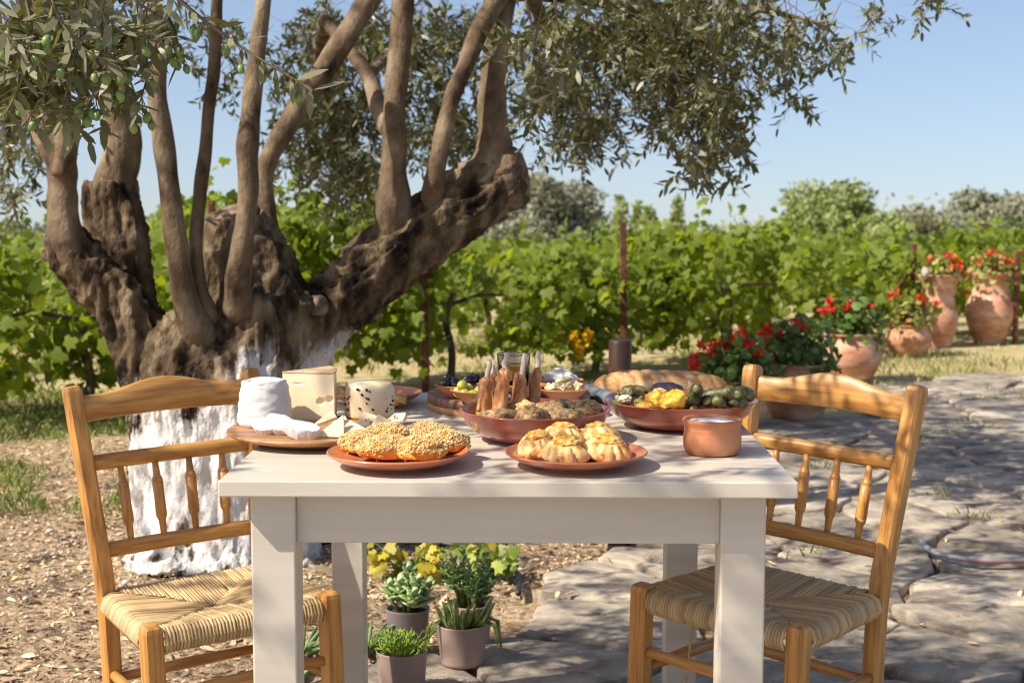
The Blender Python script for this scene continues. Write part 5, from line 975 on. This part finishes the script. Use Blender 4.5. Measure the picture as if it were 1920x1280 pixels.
# knitted cloth roll
pts = [Vector(q) for q in smooth_path([tuple(at(u, v, ZT + .017)) for u, v in ((1075, 727), (1100, 733), (1130, 744), (1160, 752))], 6)]
V, F_ = tube(pts, .0165, 16); V = np.array([tuple(x) for x in V]); V[:, 2] = np.maximum(V[:, 2], ZT); V += .0010 * np.sin(np.arange(len(V)) * 2.1)[:, None]
tag(link('knitted_cloth', mesh_from(V, F_, 'knitted_cloth'), MAT['cloth']), 'rolled slate-blue knitted cloth between board and bread', 'cloth')
# --- round serving board with dips
c = at(955, 762, ZT); BR = .172; c.y = 2.985; c.x = -.006
bd = thing('serving_board', 'thick round walnut board carrying small dishes at the back', 'board', c)
link('base_layer', mesh_from(*lathe([(0, 0), (BR - .002, 0), (BR, .002), (BR, .0135), (0, .0135)], 80), 'base_layer'), MAT['lightwood'], bd); link('top_layer', mesh_from(*lathe([(0, .0136), (BR, .0136), (BR + .0005, .0145), (BR, .0300), (BR - .003, .032), (0, .032)], 80), 'top_layer'), MAT['walnut'], bd)
ZS = ZT + .0322
def dish(label, u, v, r, h=.026):
    q = at(u, v, ZS); pr = [(0, 0), (.42, 0), (.47, .04), (.72, .45), (.96, .92), (1, 1), (.97, 1.04), (.92, .98), (.68, .52), (.4, .25), (0, .22)]; pr = [pr[0]] + [tuple(map(float, x)) for x in smooth_path(pr[1:-1], 3)] + [pr[-1]]
    put('dip_dish', label, 'dish', *lathe([(a * r, b * h) for a, b in pr], 48), 'terracotta', (q.x, q.y, ZS), group='small dishes on the round board'); return q
qb = dish('small terracotta dish heaped with black olives', 862, 744, .052); qg = dish('small terracotta dish of green olives', 896, 754, .056)
qw = dish('small terracotta dish with white soft cheese', 1050, 736, .050, .028); qa = dish('small terracotta dish of pale pickled artichokes', 1056, 750, .052, .024); dish('empty terracotta dish glimpsed behind the lamb ribs', 985, 748, .045, .03)
def heap(name, label, q, r, n, rad, m, group, seed, el=1.25, zb=.02, wr=.05):
    rs = np.random.default_rng(seed); me = []
    for k in range(4): me.append(mesh_from(*lump(rad, rad, rad * el, 3, wr, 1.6, seed + k), name)); me[-1].materials.append(MAT[m])
    pl = []
    for k in range(n):
        for tr in range(60):
            a = rs.uniform(0, 6.28); d = math.sqrt(rs.random()) * r; x, y = d * math.cos(a), d * math.sin(a); z = zb
            for (px_, py_, pz_) in pl:
                dd = math.hypot(px_ - x, py_ - y)
                if dd < rad * 1.85: z = max(z, pz_ + math.sqrt(max(0, (rad * 1.9) ** 2 - dd * dd)))
            if z < zb + rad * (1.0 if tr < 40 else 1.6) or tr > 55: break
        pl.append((x, y, z)); o = link(name, me[k % 4], None, None, loc=(q.x + x, q.y + y, ZS + z), rot=(1.57 + rs.normal() * .4, rs.normal() * .4, rs.uniform(0, 6))); tag(o, label, 'olive', group)
heap('black_olive', 'wrinkled black olive heaped in the small dish', qb, .036, 17, .0092, 'blackolive', 'black olives in the dish', 5, 1.2, .022, .16)
heap('green_olive', 'shiny green olive in the dish before the black olives', qg, .040, 13, .0105, 'greenolive', 'green olives in the dish', 8, 1.2, .019, .03)
V, F_ = lump(.036, .032, .024, 4, .22, 2.6, 33, oct=4); put('cream_cheese', 'heap of white soft cheese in the rear right dish', 'cheese', V, F_, 'softcheese', (qw.x, qw.y, ZS + .026))
for k, (dx, dy, dz, r, lb) in enumerate([(-.022, -.008, .026, .017, 'left'), (.004, -.018, .027, .018, 'middle'), (.026, -.006, .026, .017, 'right'), (.004, .012, .034, .018, 'topmost')]):
    V, F_ = lump(r * 1.05, r * .8, r * .6, 4, .38, 2.8, 40 + k, oct=4); put('artichoke_heart', lb + ' pale pickled artichoke heart in the front right dish', 'artichoke', V, F_, 'artichoke', (qa.x + dx, qa.y + dy, ZS + dz), k, 'artichoke hearts in the dish')
# glass of oil
gm = bpy.data.materials.new('clear_glass'); gm.use_nodes = True; gb = gm.node_tree.nodes['Principled BSDF']; gb.inputs['Transmission Weight'].default_value = 1; gb.inputs['Roughness'].default_value = .02; gb.inputs['IOR'].default_value = 1.45; gb.inputs['Base Color'].default_value = (.97, .99, .97, 1)
om = bpy.data.materials.new('olive_oil'); om.use_nodes = True; ob = om.node_tree.nodes['Principled BSDF']; ob.inputs['Transmission Weight'].default_value = .9; ob.inputs['Roughness'].default_value = .03; ob.inputs['IOR'].default_value = 1.46; ob.inputs['Base Color'].default_value = (.78, .62, .05, 1)
MAT['glass'] = gm; MAT['oil'] = om
q = at(963, 742, ZS); gl = thing('oil_glass', 'clear tumbler of golden olive oil behind the lamb ribs', 'glass', (q.x, q.y, ZS))
link('tumbler', mesh_from(*lathe([(0, 0), (.028, 0), (.030, .003), (.0345, .086), (.0352, .088), (.0338, .0885), (.0325, .086), (.0285, .008), (0, .007)], 48), 'tumbler'), MAT['glass'], gl)
link('oil', mesh_from(*lathe([(0, .0075), (.0281, .0085), (.0312, .062), (0, .062)], 40), 'oil'), MAT['oil'], gl)
# rosemary sprig
q = atY(933, 668, 3.0); rsb = np.random.default_rng(3); k = 46; tt = rsb.random(k); P = np.stack([tt * .012, 0 * tt, tt * .055], -1); V_, F_, r_ = scatter(P, rsb.normal(size=(k, 3)) + np.array([0, 0, .8]), rsb.normal(size=(k, 3)), rsb.uniform(.008, .015, k), .16)
tag(link('rosemary_sprig', soup(V_, F_, 'rosemary_sprig', r_), MAT['green_grass'], None, loc=(q.x, q.y, q.z - .05)), 'thin green rosemary sprig beside the oil glass', 'herb')
# yoghurt pot
q = at(1335, 849, ZT); yp = thing('yoghurt_pot', 'small ridged terracotta pot filled with white yoghurt', 'pot', (q.x, q.y, ZT))
pr = [(0, 0), (.041, 0), (.046, .003), (.0492, .012), (.0502, .024), (.0488, .036), (.0478, .041), (.0482, .0425), (.0475, .044), (.0480, .049), (.0505, .0545), (.0512, .0585), (.0495, .061), (.0455, .0605), (.0435, .056), (.043, .05), (.042, .03), (0, .03)]
link('pot', mesh_from(*lathe(pr, 72), 'pot'), MAT['terracotta'], yp)
V, F_ = lathe([(.0434, .0545), (.035, .0562), (.02, .0568), (0, .057)], 48); V = np.array(V); V[:, 2] += .0016 * fbm(V, 70, 3) * (np.hypot(V[:, 0], V[:, 1]) < .04); link('yoghurt', mesh_from(V, F_, 'yoghurt'), MAT['yogurt'], yp)

# ------------------------------------------------------------------ pots and plants under the table
def taupe_pot(t, r, h, m):
    pr = [(0, 0), (.74, 0), (.83, .03), (.87, .10), (.985, .97), (1, 1), (.97, 1.005), (.94, .97), (.92, .88), (0, .88)]; link('pot', mesh_from(*lathe([(a * r, b * h) for a, b in pr], 56), 'pot'), MAT[m], t)
    link('soil', mesh_from(*lathe([(r * .93, h * .885), (r * .4, h * .9), (0, h * .9)], 24), 'soil'), MAT['soil'], t)
# feathery stick succulent
b = at(752, 1305, .022); t = thing('potted_succulent', 'front taupe pot with feathery lime-green stick succulent', 'potted plant', (b.x, b.y + .03, .022)); taupe_pot(t, .062, .105, 'mauvepot')
rs = np.random.default_rng(20); mb = MB()
def stick(p, d, L, r, lvl):
    e = p + d * L; mb.add(*tube([p, p.lerp(e, .5) + Vector(rs.normal(size=3)) * L * .05, e], [r, r * .9, r * .7], 5))
    if lvl:
        for k in range(3 if lvl > 1 else 3):
            dd = (d + Vector(rs.normal(size=3)) * .55 + Vector((0, 0, .18))).normalized(); stick(p.lerp(e, rs.uniform(.5, 1)), dd, L * rs.uniform(.5, .8), r * .85, lvl - 1)
for k in range(30):
    a = rs.uniform(0, 6.28); d = Vector((math.cos(a) * .6, math.sin(a) * .6, rs.uniform(.45, 1.2))).normalized(); rr_ = rs.uniform(0, .045); stick(Vector((math.cos(a) * rr_, math.sin(a) * rr_, .09)), d, rs.uniform(.022, .045), .0022, 2)
tag(link('sticks', mb.mesh('sticks'), MAT['stick_green'], t), kind='stuff')
# rosette succulent in grey pot
b = at(764, 1212, .022); t = thing('potted_succulent', 'grey pot with pale blue-green paddle-leaved succulent', 'potted plant', (b.x, b.y + .02, .022)); taupe_pot(t, .058, .10, 'greypot')
PAD = mesh_from(*[(lambda V, F_: (V * np.array([1, .62, .2]) + np.array([.9, 0, 0]), F_))(*lump(1, 1, 1, 3, .06, 1.5, 3)) if True else None][0], 'leaf'); PAD.materials.append(MAT['succulent'])
def pad_stem(t, base, tip, n, size, me, rs):
    link('stem', mesh_from(*tube([base, base.lerp(tip, .5) + Vector(rs.normal(size=3)) * .006, tip], [.006, .005, .004], 6), 'stem'), MAT['cactus'], t)
    for k in range(n):
        f = .35 + .65 * (k + 1) / n; a = k * 2.4; up = .15 + 1.1 * (f - .35) / .65; d = Vector((math.cos(a), math.sin(a), up)).normalized(); y_ = Vector((0, 0, 1)).cross(d).normalized(); z_ = d.cross(y_); s = size * (1.25 - .6 * (f - .35) / .65) * rs.uniform(.8, 1.15)
        o = link('leaf', me, None, t); o.matrix_local = Matrix.Translation(base.lerp(tip, f)) @ Matrix((d, y_, z_)).transposed().to_4x4() @ Matrix.Diagonal((s, s, s, 1))
for (x, y, z) in ((-.02, -.02, .175), (.03, -.03, .18), (0, .02, .20), (.055, .0, .16), (-.05, .0, .16), (.02, -.055, .15)): pad_stem(t, Vector((x * .3, y * .3, .085)), Vector((x, y, z)), 12, .021, PAD, rs)
# cactus pot
b = at(866, 1250, .022); t = thing('potted_cactus', 'right taupe pot crowded with spiky upright cactus stems', 'potted plant', (b.x, b.y + .03, .022)); taupe_pot(t, .064, .105, 'mauvepot')
star = [(math.cos(2 * math.pi * k / 10) * (1 if k % 2 else .62), math.sin(2 * math.pi * k / 10) * (1 if k % 2 else .62)) for k in range(10)]
for k in range(22):
    a = rs.uniform(0, 6.28); d = rs.uniform(.0, .048); L = rs.uniform(.03, .085); ln = rs.uniform(.1, .8); p0 = Vector((math.cos(a) * d, math.sin(a) * d, .088)); tip = p0 + Vector((math.cos(a) * L * ln, math.sin(a) * L * ln, L))
    link('stem', mesh_from(*tube([p0, p0.lerp(tip, .4) + Vector((math.cos(a), math.sin(a), 0)) * .004, p0.lerp(tip, .75), tip], [.0062, .0068, .006, .0025], section=star), 'stem', False), MAT['cactus'], t)
for (dx, dy, ln) in ((.055, -.02, .05), (.06, .01, .07), (-.055, -.03, .04)):
    link('stem', mesh_from(*tube([Vector((dx * .7, dy * .7, .09)), Vector((dx, dy, .118)), Vector((dx * 1.5, dy * 1.4, .105)), Vector((dx * 1.65, dy * 1.5, .105 - ln))], [.005, .006, .006, .003], section=star), 'stem', False), MAT['cactus'], t)
# jade finger plant behind
b = at(884, 1212, .022); t = thing('potted_jade_plant', 'rear taupe pot with tall finger-leaved jade plant', 'potted plant', (b.x - .005, b.y + .03, .022)); taupe_pot(t, .060, .11, 'mauvepot')
FIN = mesh_from(*(lambda V, F_: (V * np.array([1, .30, .28]) + np.array([.9, 0, 0]), F_))(*lump(1, 1, 1, 3, .05, 1.5, 6)), 'leaf'); FIN.materials.append(MAT['jade'])
for (x, y, z) in ((-.045, -.02, .235), (.0, -.03, .22), (.05, -.01, .20), (-.02, .02, .25), (.035, .03, .22), (.06, -.03, .17), (-.07, 0, .21), (.02, -.05, .18)): pad_stem(t, Vector((x * .3, y * .3, .095)), Vector((x, y, z)), 15, .0155, FIN, rs)
# aloes on the ground at the left
def aloe(label, u, v, n, L, seed, z=0.01):
    rs = np.random.default_rng(seed); b = at(u, v, z); t = thing('aloe_plant', label, 'aloe', (b.x, b.y, z))
    for k in range(n):
        a = k * 2.4 + rs.uniform(-.3, .3); up = rs.uniform(.5, 1.5); d = Vector((math.cos(a), math.sin(a), up)).normalized(); l = L * rs.uniform(.6, 1.1); p = [d * .005, d * l * .4, d * l * .75 + Vector((0, 0, -.01)), d * l + Vector((0, 0, -.02 * l / .1))]
        link('leaf', mesh_from(*tube(p, [.007, .0075, .005, .0008], 7, section=[(math.cos(q), math.sin(q) * .55) for q in np.linspace(0, 6.28, 8)[:-1]]), 'leaf'), MAT['aloe'], t)
aloe('spiky aloe clump behind the left chair leg', 566, 1235, 26, .15, 31); aloe('narrow-leaved aloe between table leg and front pot', 690, 1225, 24, .15, 32); aloe('low dark aloe under the left chair seat', 548, 1285, 22, .13, 33)
# leafy seedlings
def seedling(label, spots, m, seed, size):
    rs = np.random.default_rng(seed); b = at(*spots[0][:2], 0); t = thing('vine_seedling', label, 'seedling', (b.x, b.y, 0)); me = VLEAF.copy(); me.materials.clear(); me.materials.append(MAT[m])
    for (u, v) in spots[1:]:
        w = atY(u, v, b.y + rs.uniform(-.05, .05)); q = w - Vector((b.x, b.y, 0)); q.z = max(.02, q.z); d = Vector((rs.normal() * .8, -.4 + rs.normal() * .4, -.35 + rs.normal() * .3)).normalized(); nn = Vector((-.3 + rs.normal() * .3, -.6, .7 + rs.normal() * .2)); y_ = nn.cross(d).normalized(); z_ = d.cross(y_); s = size * rs.uniform(.7, 1.2)
        o = link('leaf', me, None, t); o.matrix_local = Matrix.Translation(q) @ Matrix((d, y_, z_)).transposed().to_4x4() @ Matrix.Diagonal((s, s, s, 1)); link('stalk', mesh_from(*tube([Vector((0, 0, 0)), q * .5 + Vector((0, 0, .02)), q], .0014, 4), 'stalk'), MAT['cactus'], t)
rs = np.random.default_rng(77)
seedling('yellowing leafy seedling behind the pots under the table', [(765, 1085)] + [(rs.uniform(690, 830), rs.uniform(1015, 1080)) for _ in range(48)], 'yellow_leaf', 51, .044)
seedling('fresh green leafy seedling right of the yellowing one', [(925, 1085)] + [(rs.uniform(885, 962), rs.uniform(1018, 1075)) for _ in range(30)], 'seedling_leaf', 52, .048)
seedling('pale green leafy seedling among the yellowing leaves', [(800, 1078)] + [(rs.uniform(740, 880), rs.uniform(1018, 1065)) for _ in range(16)], 'seedling_leaf', 53, .042)
# yellow blossom clusters low in the vines
for k, (u, v, lb) in enumerate([(1078, 636, 'left hanging cluster of yellow flowers low in the vines'), (1102, 628, 'right hanging cluster of yellow flowers low in the vines'), (1088, 655, 'lowest hanging cluster of yellow flowers in the vines'), (1044, 634, 'small yellow flower cluster left of the others')]):
    rs = np.random.default_rng(k); q = atY(u, v, 9.4); kk = 80; P = rs.normal(size=(kk, 3)) * np.array([.012, .012, .028]); V_, F_, r_ = scatter(P, rs.normal(size=(kk, 3)), rs.normal(size=(kk, 3)) + np.array([0, -.6, .4]), rs.uniform(.014, .026, kk), 1.0, 0, 'round')
    tag(link('yellow_flower_cluster', soup(V_, F_, 'yellow_flower_cluster', r_), MAT['grape_yellow'], None, loc=q), lb, 'flowers', 'yellow flower clusters')
